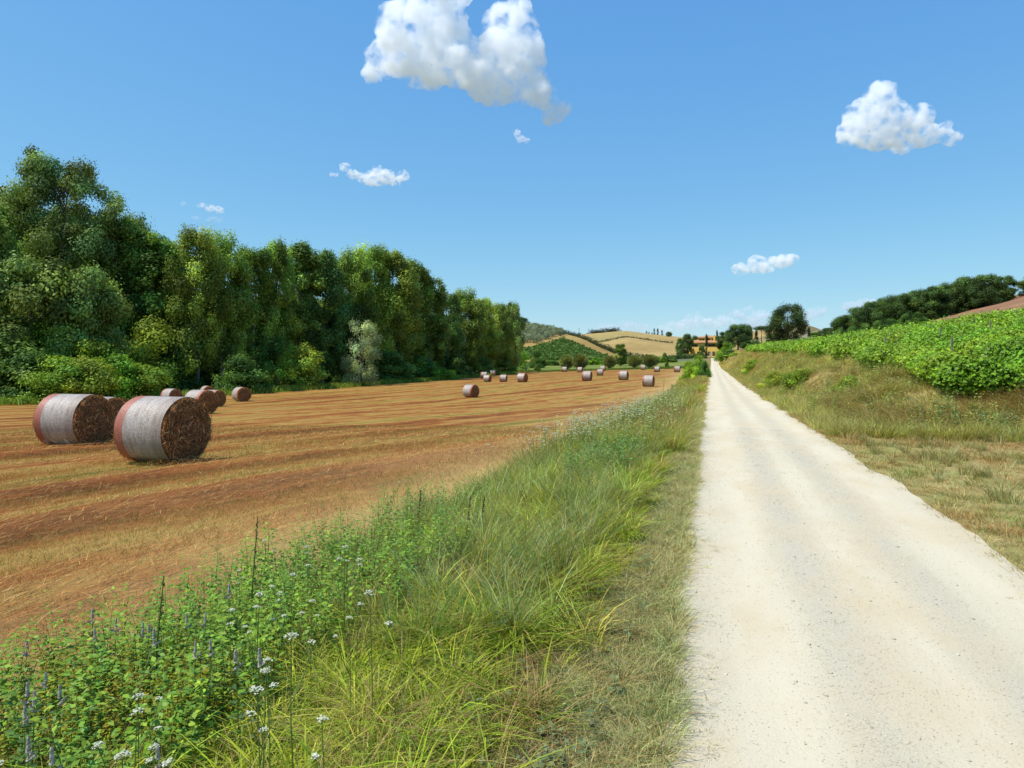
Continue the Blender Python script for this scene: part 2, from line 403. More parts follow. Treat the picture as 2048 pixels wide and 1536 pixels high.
M['hill_tan'] = mat_hill('stubble_hill', (0.31, 0.20, 0.065), (0.38, 0.26, 0.085), (0.42, 0.31, 0.11), .02)
M['hill_far'] = mat_hill('far_stubble_hill', (0.34, 0.235, 0.085), (0.43, 0.31, 0.12), (0.34, 0.27, 0.10), .008)
M['hill_scrub'] = mat_hill('scrub_hill', (0.15, 0.14, 0.06), (0.23, 0.19, 0.085), (0.32, 0.25, 0.115), .03)
hillA = hill('hill_near', [(820,655),(960,640),(1040,651),(1060,654),(1120,665),(1160,673),(1200,688),(1240,703),(1290,718),(1330,727)], 320, 520, 700, -1.5, M['hill_tan'], 820, 1330)
hillB = hill('hill_far', [(1000,690),(1090,676),(1180,667),(1205,665),(1240,661),(1270,663),(1290,667),(1330,671),(1380,676),(1405,672),(1440,674),(1520,660),(1560,656),(1600,664),(1700,690)], 430, 900, 1300, 0, M['hill_far'], 1000, 1700, 120)
hillC = hill('hill_scrub', [(1480,690),(1540,668),(1580,652),(1610,648),(1635,656),(1660,668),(1700,674),(1760,690)], 420, 640, 900, 4, M['hill_scrub'], 1480, 1760, 60, 2.0)

# ------------------------------------------------------------------ foliage
def rnd_dir(n, rng):
    v = rng.normal(size=(n, 3)); return v / np.linalg.norm(v, axis=1, keepdims=True)
def leaf_quads(P, Nrm, size, rng, aspect=0.6, along=None):
    """diamond leaves lying across normal Nrm"""
    n = len(P)
    r = rnd_dir(n, rng) if along is None else along
    a = np.cross(Nrm, r); a /= np.linalg.norm(a, axis=1, keepdims=True) + 1e-9
    if along is not None: a = along / (np.linalg.norm(along, axis=1, keepdims=True) + 1e-9)
    b = np.cross(Nrm, a); b /= np.linalg.norm(b, axis=1, keepdims=True) + 1e-9
    s = (size if hasattr(size, '__len__') else np.full(n, size))[:, None]
    V = np.empty((n, 4, 3))
    V[:, 0] = P - a * s * .5; V[:, 1] = P + b * s * aspect * .5 + Nrm * s * .06; V[:, 2] = P + a * s * .5; V[:, 3] = P - b * s * aspect * .5 + Nrm * s * .06
    return V.reshape(-1, 3), np.arange(n * 4).reshape(n, 4)
def crown(name, seed, centers, radii, n_leaf, leaf, tint, var=.36, flat=.8, up=.35, yellow=.11, aspect=.62):
    """leaves spread through clumps; returns a mesh"""
    rng = np.random.default_rng(seed)
    centers = np.asarray(centers); radii = np.asarray(radii); k = len(centers)
    w = radii ** 2; pick = rng.choice(k, n_leaf, p=w / w.sum())
    d = rnd_dir(n_leaf, rng); rad = radii[pick] * rng.random(n_leaf) ** .42
    P = centers[pick] + d * rad[:, None] * np.array((1, 1, flat))
    P += rng.normal(size=P.shape) * (leaf * .5 + radii[pick] * .08)[:, None]
    Nn = d * 1.0 + np.array((0, 0, up)) + rnd_dir(n_leaf, rng) * .45
    Nn /= np.linalg.norm(Nn, axis=1, keepdims=True)
    V, Fq = leaf_quads(P, Nn, leaf * (.65 + .7 * rng.random(n_leaf)), rng, aspect)
    cb = np.exp(rng.normal(size=k) * var)[pick]; lb = np.exp(rng.normal(size=n_leaf) * .14)
    yl = np.clip(rng.normal(size=k) * yellow, -.35, .5)[pick]
    C = np.array(tint)[None] * 1.25 * (cb * lb)[:, None]
    C[:, 0] *= 1 + yl; C[:, 1] *= 1 + yl * .35; C[:, 2] *= 1 - yl * .5
    return mesh_np(name, V, [Fq], M['leaf'], np.repeat(C, 4, 0))
def trunk_mesh(name, seed, H, r, centers, n_limb, mat, top=.8, lean=.04, limb_from=.2):
    rng = np.random.default_rng(seed); mb = MB()
    sway = rng.normal(size=(7, 2)) * lean * H * .25; sway[0] = 0
    zs = np.linspace(0, top * H, 7)
    pts = [(sway[i, 0], sway[i, 1], zs[i]) for i in range(7)]
    mb.tube([(0, 0, -.4)] + pts, [r * 1.35] + [r * (1 - .86 * i / 6) for i in range(7)], 8)
    order = rng.permutation(len(centers))[:n_limb]
    for c in order:
        e = np.array(centers[c]); zb = np.clip(e[2] - (.25 + .35 * rng.random()) * np.hypot(e[0], e[1]) - .06 * H, limb_from * H, top * H * .95)
        i = min(5, int(zb / (top * H) * 6)); b = np.array((sway[i, 0], sway[i, 1], zb))
        mid = b * .5 + e * .5 + np.array((0, 0, .04 * H)); rr = r * (1 - .8 * zb / H) * .45
        mb.tube([b, mid, e], [rr, rr * .6, rr * .2], 5)
    return mb.mesh(name, mat, True)
def prof_points(seed, n, H, R, f, z0, inner=.45, zpow=1.0):
    """clump centres in a body of revolution; f(t)=relative radius at height t"""
    rng = np.random.default_rng(seed); t = rng.random(n) ** zpow; an = rng.random(n) * 6.2832
    rr = R * f(t) * (inner + (1 - inner) * rng.random(n) ** .5)
    wob = 1 + .22 * np.sin(an * 2 + rng.random() * 6) * np.cos(t * 5 + seed)
    return np.stack([rr * np.cos(an) * wob, rr * np.sin(an) * wob, z0 + (H - z0) * t], -1)
PROTO = {}
GREEN = (0.150, 0.235, 0.040)
def proto(key, H, centers, radii, n_leaf, leaf, tint, seed, r=.3, n_limb=10, bark='bark', top=.8, lean=.04, limb_from=.2, **kw):
    cm = crown(key + '_crown', seed, centers, radii, n_leaf, leaf, tint, **kw)
    tm = trunk_mesh(key + '_trunk', seed + 1, H, r, centers, n_limb, M[bark], top, lean, limb_from) if r else None
    W = 2 * max(np.percentile(np.abs(np.asarray(centers)[:, 0]) + np.asarray(radii), 92), .01)
    PROTO[key] = (cm, tm, H, W)
for i in range(6):     # tall poplars: column with a rounded top, foliage nearly to the ground
    rng = np.random.default_rng(100 + i)
    H = 20.0; R = (3.6, 4.3, 3.2, 4.8, 3.9, 4.2)[i]
    f = lambda t: np.clip(np.sin(np.pi * (t * .80 + .13)), 0, 1) ** .55
    c = prof_points(110 + i, 120, H - 1.0, R * .88, f, (1.2, 3.6, 1.4, 4.2, 2.2, 3.2)[i], .42)
    # leading shoots at the top
    for k in range(6):
        a = rng.random() * 6.28; q = R * .55 * rng.random()
        c = np.vstack([c, [(q * math.cos(a), q * math.sin(a), H - .8 - rng.random() * 2.2)]])
    rad = R * (.13 + .17 * rng.random(len(c))); rad[-6:] = R * (.14 + .1 * rng.random(6))
    proto('poplar%d' % i, H, c, rad, 36000, .29, (GREEN, (0.165, 0.245, 0.042), (0.13, 0.215, 0.042), (0.18, 0.265, 0.040), (0.135, 0.225, 0.055), (0.185, 0.26, 0.042))[i], 120 + i, .32, 14, 'pale_bark', .85, flat=1.35)
for i in range(4):     # broad round crowns: oaks
    rng = np.random.default_rng(200 + i); H = 10.0; R = (4.2, 4.8, 3.8, 4.5)[i]
    f = lambda t: np.clip(np.sin(np.pi * (t * .82 + .12)), 0, 1) ** .5
    c = prof_points(210 + i, 72, H - .6, R * .86, f, 1.4, .45)
    if i < 2: proto('lime%d' % i, H, c, R * (.16 + .18 * rng.random(len(c))), 26000, .28, ((0.16, 0.23, 0.05), (0.13, 0.19, 0.05))[i], 240 + i, .3, 10)
    proto('oak%d' % i, H, c, R * (.16 + .18 * rng.random(len(c))), 24000, .29, ((0.075, 0.13, 0.03), (0.065, 0.11, 0.03), (0.08, 0.135, 0.032), (0.07, 0.115, 0.026))[i], 220 + i, .3, 10)
for i in range(4):     # bushes with leaves down to the ground
    rng = np.random.default_rng(300 + i); H = 3.0; R = (1.9, 2.2, 1.7, 2.0)[i]
    f = lambda t: np.clip(np.cos(np.pi * .5 * (t * .93)), 0, 1) ** .9
    c = prof_points(310 + i, 44, H - .3, R * .9, f, .2, .3, 1.25)
    proto('bush%d' % i, H, c, R * (.16 + .2 * rng.random(len(c))), 11000, .14, ((0.18, 0.31, 0.026), (0.21, 0.31, 0.03), (0.085, 0.16, 0.03), (0.20, 0.26, 0.03))[i], 320 + i, .07, 7, top=.6, limb_from=.05)  # third tint set darker to carry the shade of overhanging trees
# the big old tree at the left with a leaning leader
rng = np.random.default_rng(400); H = 27.0
c = [prof_points(401, 130, 25.6, 6.9, lambda t: np.clip(np.sin(np.pi * (t * .74 + .17)), 0, 1) ** .6, 3.5, .4, .8)]
c.append(np.array([(-2.6, 0, 22), (-3.4, 0, 23.6), (-4.0, .4, 25.0), (-4.3, 0, 26.3), (-4.2, -.5, 27.0)]))   # leaning leader
c.append(np.array([(5.5, 0, 18.5), (6.6, -.6, 19.8), (7.4, 0, 20.8), (6.6, .8, 18.8)]))
c = np.vstack(c); rad = np.concatenate([6.8 * (.12 + .14 * rng.random(130)), [1.3, 1.2, 1.1, .9, .8], [1.2, 1.2, 1.1, 1.1]])
proto('grand', H, c, rad * 1.1, 80000, .30, (0.15, 0.21, 0.055), 402, .55, 26, 'bark', .86)
# big round oak by the road end
rng = np.random.default_rng(410); H = 14.0
c = prof_points(411, 84, 13.2, 6.3, lambda t: np.clip(np.sin(np.pi * (t * .8 + .12)), 0, 1) ** .5, 2.6, .5)
proto('roadoak', H, c, 6.3 * (.2 + .14 * rng.random(84)), 20000, .42, (0.055, 0.085, 0.026), 412, .5, 18)
# umbrella pine
rng = np.random.default_rng(420); H = 12.0; an = rng.random(26) * 6.28; q = 3.6 * np.sqrt(rng.random(26))
c = np.stack([q * np.cos(an), q * np.sin(an), 11.1 - .05 * q ** 2 - .6 * rng.random(26)], -1)
proto('pine', H, c, .9 + .35 * rng.random(26), 6000, .3, (0.065, 0.105, 0.03), 421, .28, 12, top=.86, limb_from=.72, flat=.85)
# cypresses
rng = np.random.default_rng(430); H = 10.0
c = prof_points(431, 40, 9.6, .78, lambda t: np.clip(np.sin(np.pi * (t * .72 + .24)), 0, 1) ** .7 * (1 - .5 * t ** 4), .5, .1)
proto('cypress', H, c, .38 + .12 * rng.random(40), 5000, .22, (0.035, 0.06, 0.026), 432, .14, 0, flat=1.4, yellow=.1)
# pollard willows: a ball of thin upright shoots on a short stump
for i in range(2):
    rng = np.random.default_rng(440 + i); H = 4.4; n = 5200
    d = rnd_dir(n, rng); d[:, 2] = d[:, 2] * .95 + .12; d /= np.linalg.norm(d, axis=1, keepdims=True)
    t = .25 + .75 * rng.random(n) ** .6
    P = np.array((0, 0, 2.35)) + d * t[:, None] * np.array((2.2, 2.2, 2.0)) * (.85 + .25 * rng.random((n, 1)))
    Nn = np.cross(d, rnd_dir(n, rng)); Nn /= np.linalg.norm(Nn, axis=1, keepdims=True)
    V, Fq = leaf_quads(P, Nn, .3 + .25 * rng.random(n), rng, .28, along=d)
    C = np.array((0.25, 0.28, 0.09)) * np.exp(rng.normal(size=(n, 1)) * .25)
    cm = mesh_np('pollard_crown', V, [Fq], M['leaf'], np.repeat(C, 4, 0))
    mb = MB(); mb.tube([(0, 0, -.3), (0, 0, .6), (.05, 0, 1.5), (.05, 0, 2.2)], [.4, .34, .36, .42], 8)
    for k in range(16):
        e = Vector(d[k]) * 1.6 + Vector((0, 0, 2.3)); mb.tube([(0, 0, 2.1), e], [.06, .015], 4)
    PROTO['pollard%d' % i] = (cm, mb.mesh('pollard_trunk', M['bark'], True), H, 4.4)
# silvery willow and olives
rng = np.random.default_rng(450); H = 9.0
c = prof_points(451, 44, 8.4, 3.4, lambda t: np.clip(np.sin(np.pi * (t * .74 + .2)), 0, 1) ** .6, .8, .4)
proto('willow', H, c, 3.4 * (.2 + .16 * rng.random(44)), 11000, .3, (0.21, 0.27, 0.13), 452, .2, 12, aspect=.3, yellow=.12)
for i in range(2):
    rng = np.random.default_rng(460 + i); H = 4.0
    c = prof_points(461 + i, 16, 3.7, 1.8, lambda t: np.clip(np.sin(np.pi * (t * .8 + .14)), 0, 1) ** .5, .8, .4)
    proto('olive%d' % i, H, c, .6 + .3 * rng.random(16), 1500, .28, (0.20, 0.245, 0.155), 463 + i, .15, 4, aspect=.4)

def tree(key, x, y, h, w, name, label, cat='tree', group=None, rz=None, z=None):
    cm, tm, H, W = PROTO[key]
    z = tz(x, y) - .05 if z is None else z
    o = empty(name, (x, y, z), RNG.random() * 6.283 if rz is None else rz)
    s = h / H; sw = (w / W) if w else s
    o.scale = (sw, sw, s)
    link('crown' if cat != 'shrub' else 'foliage', cm, o)
    if tm: link('trunk' if cat != 'shrub' else 'stem', tm, o)
    return tag(o, label, cat, group)
def tree_px(key, px, top, d, wpx, name, label, cat='tree', group=None, rz=None, sink=0.0, z=None):
    x, y = at(px, d); zb = (tz(x, y) if z is None else z) - sink
    h = zat(top, d) - zb
    return tree(key, x, y, h, wpx / F * d if wpx else None, name, label, cat, group, rz, zb)

# ---- left wood: front row, from the left edge of the picture to the far end
def dline(px): return float(np.interp(px, [-400, -60, 0, 300, 500, 700, 850, 950, 1020], [66, 74, 78, 90, 102, 122, 146, 176, 208]))
WOOD = 'trees of the wood along the left side of the field'
tree_px('grand', 128, 306, 93, 205, 'broad_tree', 'tallest tree of the wood, broad dark crown with a leaning leader', group=WOOD, rz=YAW)
wood = [  # px, top, extra depth, width px, proto, label
 (-130, 400, 4, 150, 'poplar3', None), (-45, 385, 5, 130, 'poplar1', None), (22, 372, 14, 110, 'poplar4', 'grey green poplar just left of the tallest tree, almost as high'),
 (232, 425, 8, 100, 'poplar0', 'dark tree just right of the tallest tree, with thin open top'),
 (268, 436, 14, 80, 'lime1', 'dark open crowned tree two places right of the tallest tree'),
 (306, 462, 6, 92, 'poplar2', 'dark green tree filling the dip before the poplars start'),
 (170, 535, -3, 120, 'lime0', 'low dark tree under the tallest tree, behind the bright bushes'),
 (60, 520, -2, 150, 'lime0', 'low dark tree at the left edge behind the bright bushes'),
 (345, 480, 8, 80, 'poplar5', 'slender poplar left of the first bright pair of poplars'),
 (392, 459, 0, 92, 'poplar3', 'bright green poplar that starts the poplar row, above the ocher bush'),
 (446, 463, 2, 96, 'poplar1', 'bright leafy poplar, second of the poplar row, branched low'),
 (505, 488, 4, 80, 'poplar0', 'poplar in the row with foliage thinning to gaps half way up'),
 (552, 481, 3, 76, 'poplar5', 'poplar with a narrow pointed top above yellowish lower leaves'),
 (598, 483, 5, 78, 'poplar2', 'poplar with a small round top next to the pointed one'),
 (645, 498, 3, 84, 'poplar4', 'poplar standing behind the yellow topped shrub tree'),
 (700, 495, 4, 86, 'poplar1', 'poplar directly behind the silver willow'),
 (745, 493, 6, 86, 'poplar3', 'full poplar right behind the silver willow, evenly rounded'),
 (790, 498, 2, 92, 'poplar5', 'large poplar with the highest rounded shoulder of the far row'),
 (825, 520, 6, 70, 'poplar0', 'poplar on the sloping shoulder right of the big rounded one'),
 (858, 552, 4, 62, 'poplar2', 'shorter poplar where the wood steps down towards the hill'),
 (893, 585, 4, 62, 'poplar4', 'light green low poplar after the step down of the wood'),
 (932, 576, 6, 66, 'poplar1', 'bushy poplar with the tallest top of the low far group'),
 (965, 594, 6, 54, 'poplar5', 'small poplar in the middle of the low far group'),
 (995, 608, 4, 52, 'poplar3', 'last but one poplar at the far end of the wood'),
 (1024, 606, 8, 40, 'lime0', 'round topped tree at the far end of the wood beside the hill'),
]
for px, top, dd, w, key, lab in wood:
    tree_px(key, px, top, dline(px) + dd, w * 1.22, 'poplar_tree' if 'poplar' in key else 'leafy_tree', lab or 'tall poplar at the very left border of the wood', group=WOOD, sink=.3)
# second and third rows that close the wood behind
for k, px in enumerate(np.arange(-430, 1030, 34)):
    d = dline(px) + 16 + 9 * RNG.random()
    top = np.interp(px, [-260, 0, 130, 250, 330, 420, 600, 800, 850, 900, 1030], [430, 430, 400, 480, 560, 575, 585, 600, 620, 635, 655]) + 22 * RNG.random()
    if px > 985: continue
    tree_px(('poplar%d' % (k % 6)) if k % 3 else ('lime%d' % (k % 2)), px + 12 * RNG.random(), top, d, 95 * 100 / d + 25, 'poplar_tree' if k % 3 else 'leafy_tree',
            'tree of the second row, showing only in gaps of the wood', group='second row of the wood', sink=.3)
for k, px in enumerate(np.arange(-420, 960, 75)):
    d = dline(px) + 36 + 9 * RNG.random()
    tree_px('lime%d' % (k % 2), px, np.interp(px, [-200, 0, 330, 800, 960], [500, 500, 610, 640, 680]), d, 150 * 100 / d + 40, 'leafy_tree',
            'dark tree deep in the wood, seen only through gaps', group='third row of the wood', sink=.4)
# ---- shrubs along the foot of the wood
SH = 'bushes along the foot of the wood'
shr = [ # px, top, d, w, proto, label
 (12, 668, 74, 150, 'bush2', 'dark green bush at the left border of the photo below the wood'),
 (75, 640, 78, 120, 'bush0', 'bright green bush top catching sun, leftmost of the sunny thicket'),
 (132, 652, 79, 110, 'bush1', 'bright mounded bush draped with creeper, highest of the sunny thicket'),
 (185, 682, 77, 100, 'bush0', 'low bright bush sloping down beside the dark gap in the wood'),
 (58, 702, 73, 110, 'bush2', 'green thicket bush low in front of the leftmost sunny one'),
 (120, 714, 72, 110, 'bush1', 'yellow green thicket bush above the first hay bales'),
 (178, 716, 73, 100, 'bush3', 'reedy olive coloured bush between thicket and ocher bush'),
 (232, 706, 76, 95, 'bush0', 'reedy green bush right before the ocher bush'),
 (305, 640, 90, 120, 'bush3', 'large ocher green bush with round outline, right of the dark gap'),
 (335, 690, 92, 84, 'bush2', 'dark green bush in front of the ocher bush, behind the small bale'),
 (275, 728, 78, 110, 'bush1', 'low green bush at the foot of the ocher bush'),
 (480, 712, 92, 80, 'bush2', 'dark low bush above the grey and red bale'),
 (600, 690, 104, 80, 'bush3', 'small yellowish bush in shade left of the silver willow'),
 (780, 705, 130, 80, 'bush2', 'shaded low bush touching the silver willow on its right'),
 (845, 715, 142, 60, 'bush2', 'dark bush left of the bright creeping one'),
 (866, 722, 144, 62, 'bush0', 'bright yellow green bush creeping out of the wood onto the field'),
 (915, 716, 160, 50, 'bush2', 'dark green bush behind the first far bale'),
 (960, 714, 178, 50, 'bush2', 'dark green bush behind the three clustered far bales'),
 (1005, 712, 200, 46, 'bush2', 'dark green bush at the far corner of the field'),
]
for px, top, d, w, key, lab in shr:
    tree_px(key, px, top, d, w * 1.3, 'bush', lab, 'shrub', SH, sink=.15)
for k, px in enumerate(np.arange(395, 905, 30)):     # understorey between the trunks, in the bush tint darkened for shade
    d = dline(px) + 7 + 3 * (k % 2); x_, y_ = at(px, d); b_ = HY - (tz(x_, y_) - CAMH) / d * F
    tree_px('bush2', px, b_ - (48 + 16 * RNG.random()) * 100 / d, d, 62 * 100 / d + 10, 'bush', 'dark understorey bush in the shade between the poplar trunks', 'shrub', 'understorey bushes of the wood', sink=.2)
tree_px('willow', 722, 640, 113, 84, 'willow_tree', 'silver grey willow bush tree in front of the dark wood', sink=.2)
tree_px('oak3', 700, 612, 123, 90, 'leafy_tree', 'yellow green shrub tree rising behind the silver willow', group=WOOD)
tree_px('bush0', 1028, 668, 232, 52, 'leafy_tree', 'bright green round tree at the end of the wood before the hill', group=WOOD)

# ---- pollards and other trees on the far side of the field
PW = 'pollard willows at the end of the field'
for px, top, d, w, k, lab in [(1133, 708, 232, 30, 0, 'pollard willow with twiggy crown, leftmost of the far row'), (1160, 707, 230, 34, 1, 'pollard willow with dark trunk, touching the leftmost pollard'),
                      (1219, 710, 234, 28, 0, 'pollard willow standing alone left of the upright tree'), (1269, 709, 232, 30, 1, 'pollard willow right of the upright tree'), (1300, 708, 231, 36, 0, 'pollard willow with widest crown, at the right end of the row')]:
    tree_px('pollard%d' % k, px, top, d, w, 'pollard_willow', lab, 'tree', PW)
tree_px('poplar0', 1241, 687, 262, 26, 'young_tree', 'upright light green young tree among the pollard willows')
tree_px('bush2', 1074, 700, 262, 34, 'bush', 'dark bush beside the white hut', 'shrub')
for k, (px, top, w) in enumerate([(1080, 714, 30), (1105, 713, 28), (1130, 716, 28), (1190, 714, 34), (1205, 715, 22), (1250, 714, 30), (1318, 714, 26), (1330, 706, 16), (1345, 714, 24)]):
    tree_px('bush%d' % (2 if k % 3 else 0), px, top, 285, w, 'bush', 'small dark shrub of the hedge behind the pollard willows', 'shrub', 'hedge shrubs behind the pollards')
tree_px('bush2', 1334, 721, 236, 8, 'bush', 'tiny pointed dark bush on the meadow right of the pollards', 'shrub')
tree_px('bush2', 1075, 728, 226, 14, 'bush', 'small green tuft bush on the meadow edge below the white hut', 'shrub')

# ---- around the villa
tree_px('poplar4', 1359, 676, 352, 15, 'leafy_tree', 'narrow dark tree left of the villa, lower of the pair')
tree_px('oak1', 1374, 669, 356, 24, 'leafy_tree', 'dark round tree touching the left wall of the villa')
tree_px('oak3', 1391, 672, 380, 18, 'leafy_tree', 'olive tinted tree behind the left eaves of the villa')
tree_px('cypress', 1413, 668, 338, 8, 'cypress_tree', 'dark slim cypress standing in front of the yellow villa', group='cypresses by the villa')
tree_px('cypress', 1434, 660, 400, 6, 'cypress_tree', 'slim cypress tip behind the right roof of the villa', group='cypresses by the villa')
tree_px('oak0', 1403, 692, 336, 12, 'leafy_tree', 'small bushy tree against the villa wall left of the cypress')
tree_px('oak2', 1448, 664, 350, 34, 'leafy_tree', 'mid green tree behind the right end of the villa')
tree_px('bush0', 1452, 684, 235, 42, 'bush', 'bright green bush beside the far end of the road, in front of the villa', 'shrub')
tree_px('bush2', 1462, 700, 215, 34, 'bush', 'darker green bush by the road below the round trees', 'shrub')
tree_px('bush1', 1474, 706, 170, 36, 'bush', 'yellow green bush at the start of the grassy bank', 'shrub')
tree_px('oak1', 1476, 650, 285, 52, 'leafy_tree', 'dense dark round tree by the road right of the villa')
tree_px('oak3', 1492, 650, 292, 30, 'leafy_tree', 'dense dark square topped tree joined to the round tree by the road')
tree_px('oak2', 1500, 682, 270, 44, 'leafy_tree', 'low dark tree under the umbrella pine')
tree_px('pine', 1523, 651, 300, 34, 'umbrella_pine', 'umbrella pine with bare trunk between the dark round trees')
tree_px('cypress', 1513, 660, 306, 8, 'cypress_tree', 'short cypress beside the umbrella pine trunk', group='cypresses by the villa')
tree_px('roadoak', 1575, 611, 250, 80, 'oak_tree', 'large lone dark oak above the vineyard, sky showing between its limbs')
tree_px('oak0', 1548, 668, 258, 34, 'leafy_tree', 'low dark tree at the left foot of the large lone oak')
tree_px('cypress', 1618, 654, 262, 8, 'cypress_tree', 'slim cypress right of the large lone oak', group='cypresses by the villa')
tree_px('oak2', 1640, 664, 300, 44, 'leafy_tree', 'low round tree between the lone oak and the hillside wood')
tree_px('oak1', 1655, 656, 320, 28, 'leafy_tree', 'small grey green tree at the foot of the scrub hill')
tree_px('bush2', 1628, 676, 230, 44, 'bush', 'dark bush behind the vines near the slim cypress', 'shrub')
BB = 'low bushes on the grassy bank'
for px, top, d, w, key, lab in [(1602, 738, 35, 84, 'bush1', 'low yellow green bush in the middle of the grassy bank'), (1548, 744, 43, 60, 'bush3', 'low olive bush on the bank close to the road'), (1700, 752, 26, 70, 'bush3', 'small olive bush on the bank where it widens'), (1505, 718, 80, 44, 'bush1', 'low rounded bush on the bank near the far road bend')]:
    tree_px(key, px, top, d, w, 'bush', lab, 'shrub', BB, sink=.25)
# wood on the right hillside
HW = 'oaks of the wood on the right hillside'
for k, (px, top, w, lab) in enumerate([(1688, 632, 50, 'lowest oak at the left tip of the hillside wood'), (1716, 616, 58, 'second oak up from the left tip of the hillside wood'), (1745, 604, 58, None), (1776, 594, 60, None),
        (1806, 589, 58, None), (1836, 582, 60, None), (1868, 574, 62, None), (1900, 568, 62, None), (1935, 556, 66, 'tall oak near the upper end of the hillside wood'), (1972, 551, 66, 'tallest rounded oak of the hillside wood'),
        (2004, 553, 50, 'last oak of the hillside wood before the sky gap'), (2058, 560, 44, 'lone tree cut by the right edge of the photo'), (2100, 540, 80, 'tree beyond the right edge of the photo')]):
    tree_px('oak%d' % (k % 4), px, top, 172 + 4 * (k % 3), w, 'oak_tree', lab or 'dark oak in the middle of the hillside wood, one of a close row', group=HW, sink=.8)
for k, px in enumerate(np.arange(1690, 2010, 24)):
    tree_px('oak%d' % ((k + 1) % 4), px, np.interp(px, [1690, 1800, 1960, 2010], [636, 604, 568, 572]), 186, 56, 'oak_tree', 'dark oak of the rear row in the hillside wood', group='rear oaks of the hillside wood', sink=1.0)
for k, px in enumerate(np.arange(1680, 1840, 26)):
    tree_px('bush2', px, np.interp(px, [1680, 1800, 2000, 2050], [655, 630, 598, 592]) + 6 * RNG.random(), 166, 34, 'bush', 'dark low bush under the oaks of the hillside wood', 'shrub', 'undergrowth bushes of the hillside wood', sink=.3)
# hill details
for px, h, lab in [(1308.5, 8.0, 'leftmost of three cypresses on the far hill crest'), (1315.5, 8.4, 'middle of three cypresses on the far hill crest'), (1324, 7.0, 'rightmost of three cypresses on the far hill crest')]:
    x, y = at(px, 880); tree('cypress', x, y, h, 2.6, 'cypress_tree', lab, group='cypresses on the hill crest', z=float(hillB(px, 880)) - .3)
for px, h in [(1293, 3.2), (1298, 2.6), (1304, 2.4)]:
    x, y = at(px, 885); tree('cypress', x, y, h, 2.2, 'cypress_tree', 'tiny young cypress left of the three on the far hill crest', group='young cypresses on the hill crest', z=float(hillB(px, 885)) - .2)
x, y = at(1338, 820); tree('oak1', x, y, 6.0, 7.5, 'leafy_tree', 'lone round dark tree on the far stubble hill', z=float(hillB(1338, 820)) - .4)
rngo = np.random.default_rng(55); n_ol = 0
while n_ol < 240:        # olive grove on the near hill
    px = rngo.uniform(985, 1124); t = rngo.uniform(.42, .98); d = 320 + 200 * t
    z = float(hillA(px, d)); py = HY - (z - CAMH) / d * F
    lo = np.interp(px, [985, 1060, 1090, 1124], [690, 693, 680, 672]); hi = np.interp(px, [985, 1058, 1076, 1124], [640, 648, 654, 668])
    if not (hi < py < lo): continue
    x, y = at(px, d); tree('olive%d' % (n_ol % 2), x, y, rngo.uniform(3.4, 4.8), None, 'olive_tree', 'grey green olive tree in the grove on the near hill', group='olive grove on the near hill', z=z - .2); n_ol += 1
x, y = at(1037, 505); tree('oak0', x, y, 6.5, 14, 'leafy_tree', 'dark flat tree on the hill crest at the end of the wood', z=float(hillA(1037, 505)) - .3)
for k, (px, py) in enumerate([(1113, 668), (1124, 672)]):
    x, y = at(px, 490); tree('oak2', x, y, 3.2, 3.0, 'bush', 'small dark bush at the top edge of the hill vineyard', 'shrub', 'bushes at the top of the hill vineyard', z=float(hillA(px, 480)) - .3)
# hedge running down between the two hills, and the one along the crest line
def hedge(name, pts, width, height, n_leaf, leaf, tint, seed, label, cat='hedge', zfun=None):
    rng = np.random.default_rng(seed); pts = np.array(pts, float)
    t = rng.random(n_leaf) * (len(pts) - 1); i = np.minimum(t.astype(int), len(pts) - 2); u = (t - i)[:, None]
    P = pts[i] * (1 - u) + pts[i + 1] * u
    lump = .45 + .75 * fbm(t * 9, t * 0, seed)
    d = rnd_dir(n_leaf, rng); d[:, 2] = np.abs(d[:, 2])
    q = rng.random(n_leaf) ** .4
    P = P + d * q[:, None] * np.stack([width * lump, width * lump, height * lump], -1)
    Nn = d * .6 + np.array((0, 0, .3)) + rnd_dir(n_leaf, rng) * .7; Nn /= np.linalg.norm(Nn, axis=1, keepdims=True)
    V, Fq = leaf_quads(P, Nn, leaf * (.6 + .8 * rng.random(n_leaf)), rng)
    C = np.array(tint) * np.exp(rng.normal(size=(n_leaf, 1)) * .25) * (.8 + .5 * vnoise(t * 14, t * 0 + 5, seed))[:, None]
    o = link(name, mesh_np(name, V, [Fq], M['leaf'], np.repeat(C, 4, 0))); return tag(o, label, cat)
def on_hill(fn, px, d): x, y = at(px, d); return (x, y, float(fn(px, d)))
hedge('hedge', [on_hill(hillA, px, d) for px, d in [(1120, 512), (1150, 500), (1180, 480), (1205, 455), (1230, 430), (1258, 400), (1285, 370)]], 3.2, 4.0, 5200, .8, (0.05, 0.075, 0.03), 61, 'dark hedge running down the near hill to the plain')
hedge('hedge', [on_hill(hillB, px, d) for px, d in [(1180, 860), (1200, 855), (1222, 850), (1235, 845)]], 7, 6, 1500, 1.4, (0.05, 0.065, 0.035), 62, 'dark hedge along the left shoulder of the far hill')
hedge('hedge', [on_hill(hillB, px, d) for px, d in [(1200, 640), (1250, 700), (1290, 690), (1340, 660)]], 6, 1.6, 900, 1.6, (0.14, 0.12, 0.06), 65, 'thin dry hedge line across the far stubble hill')
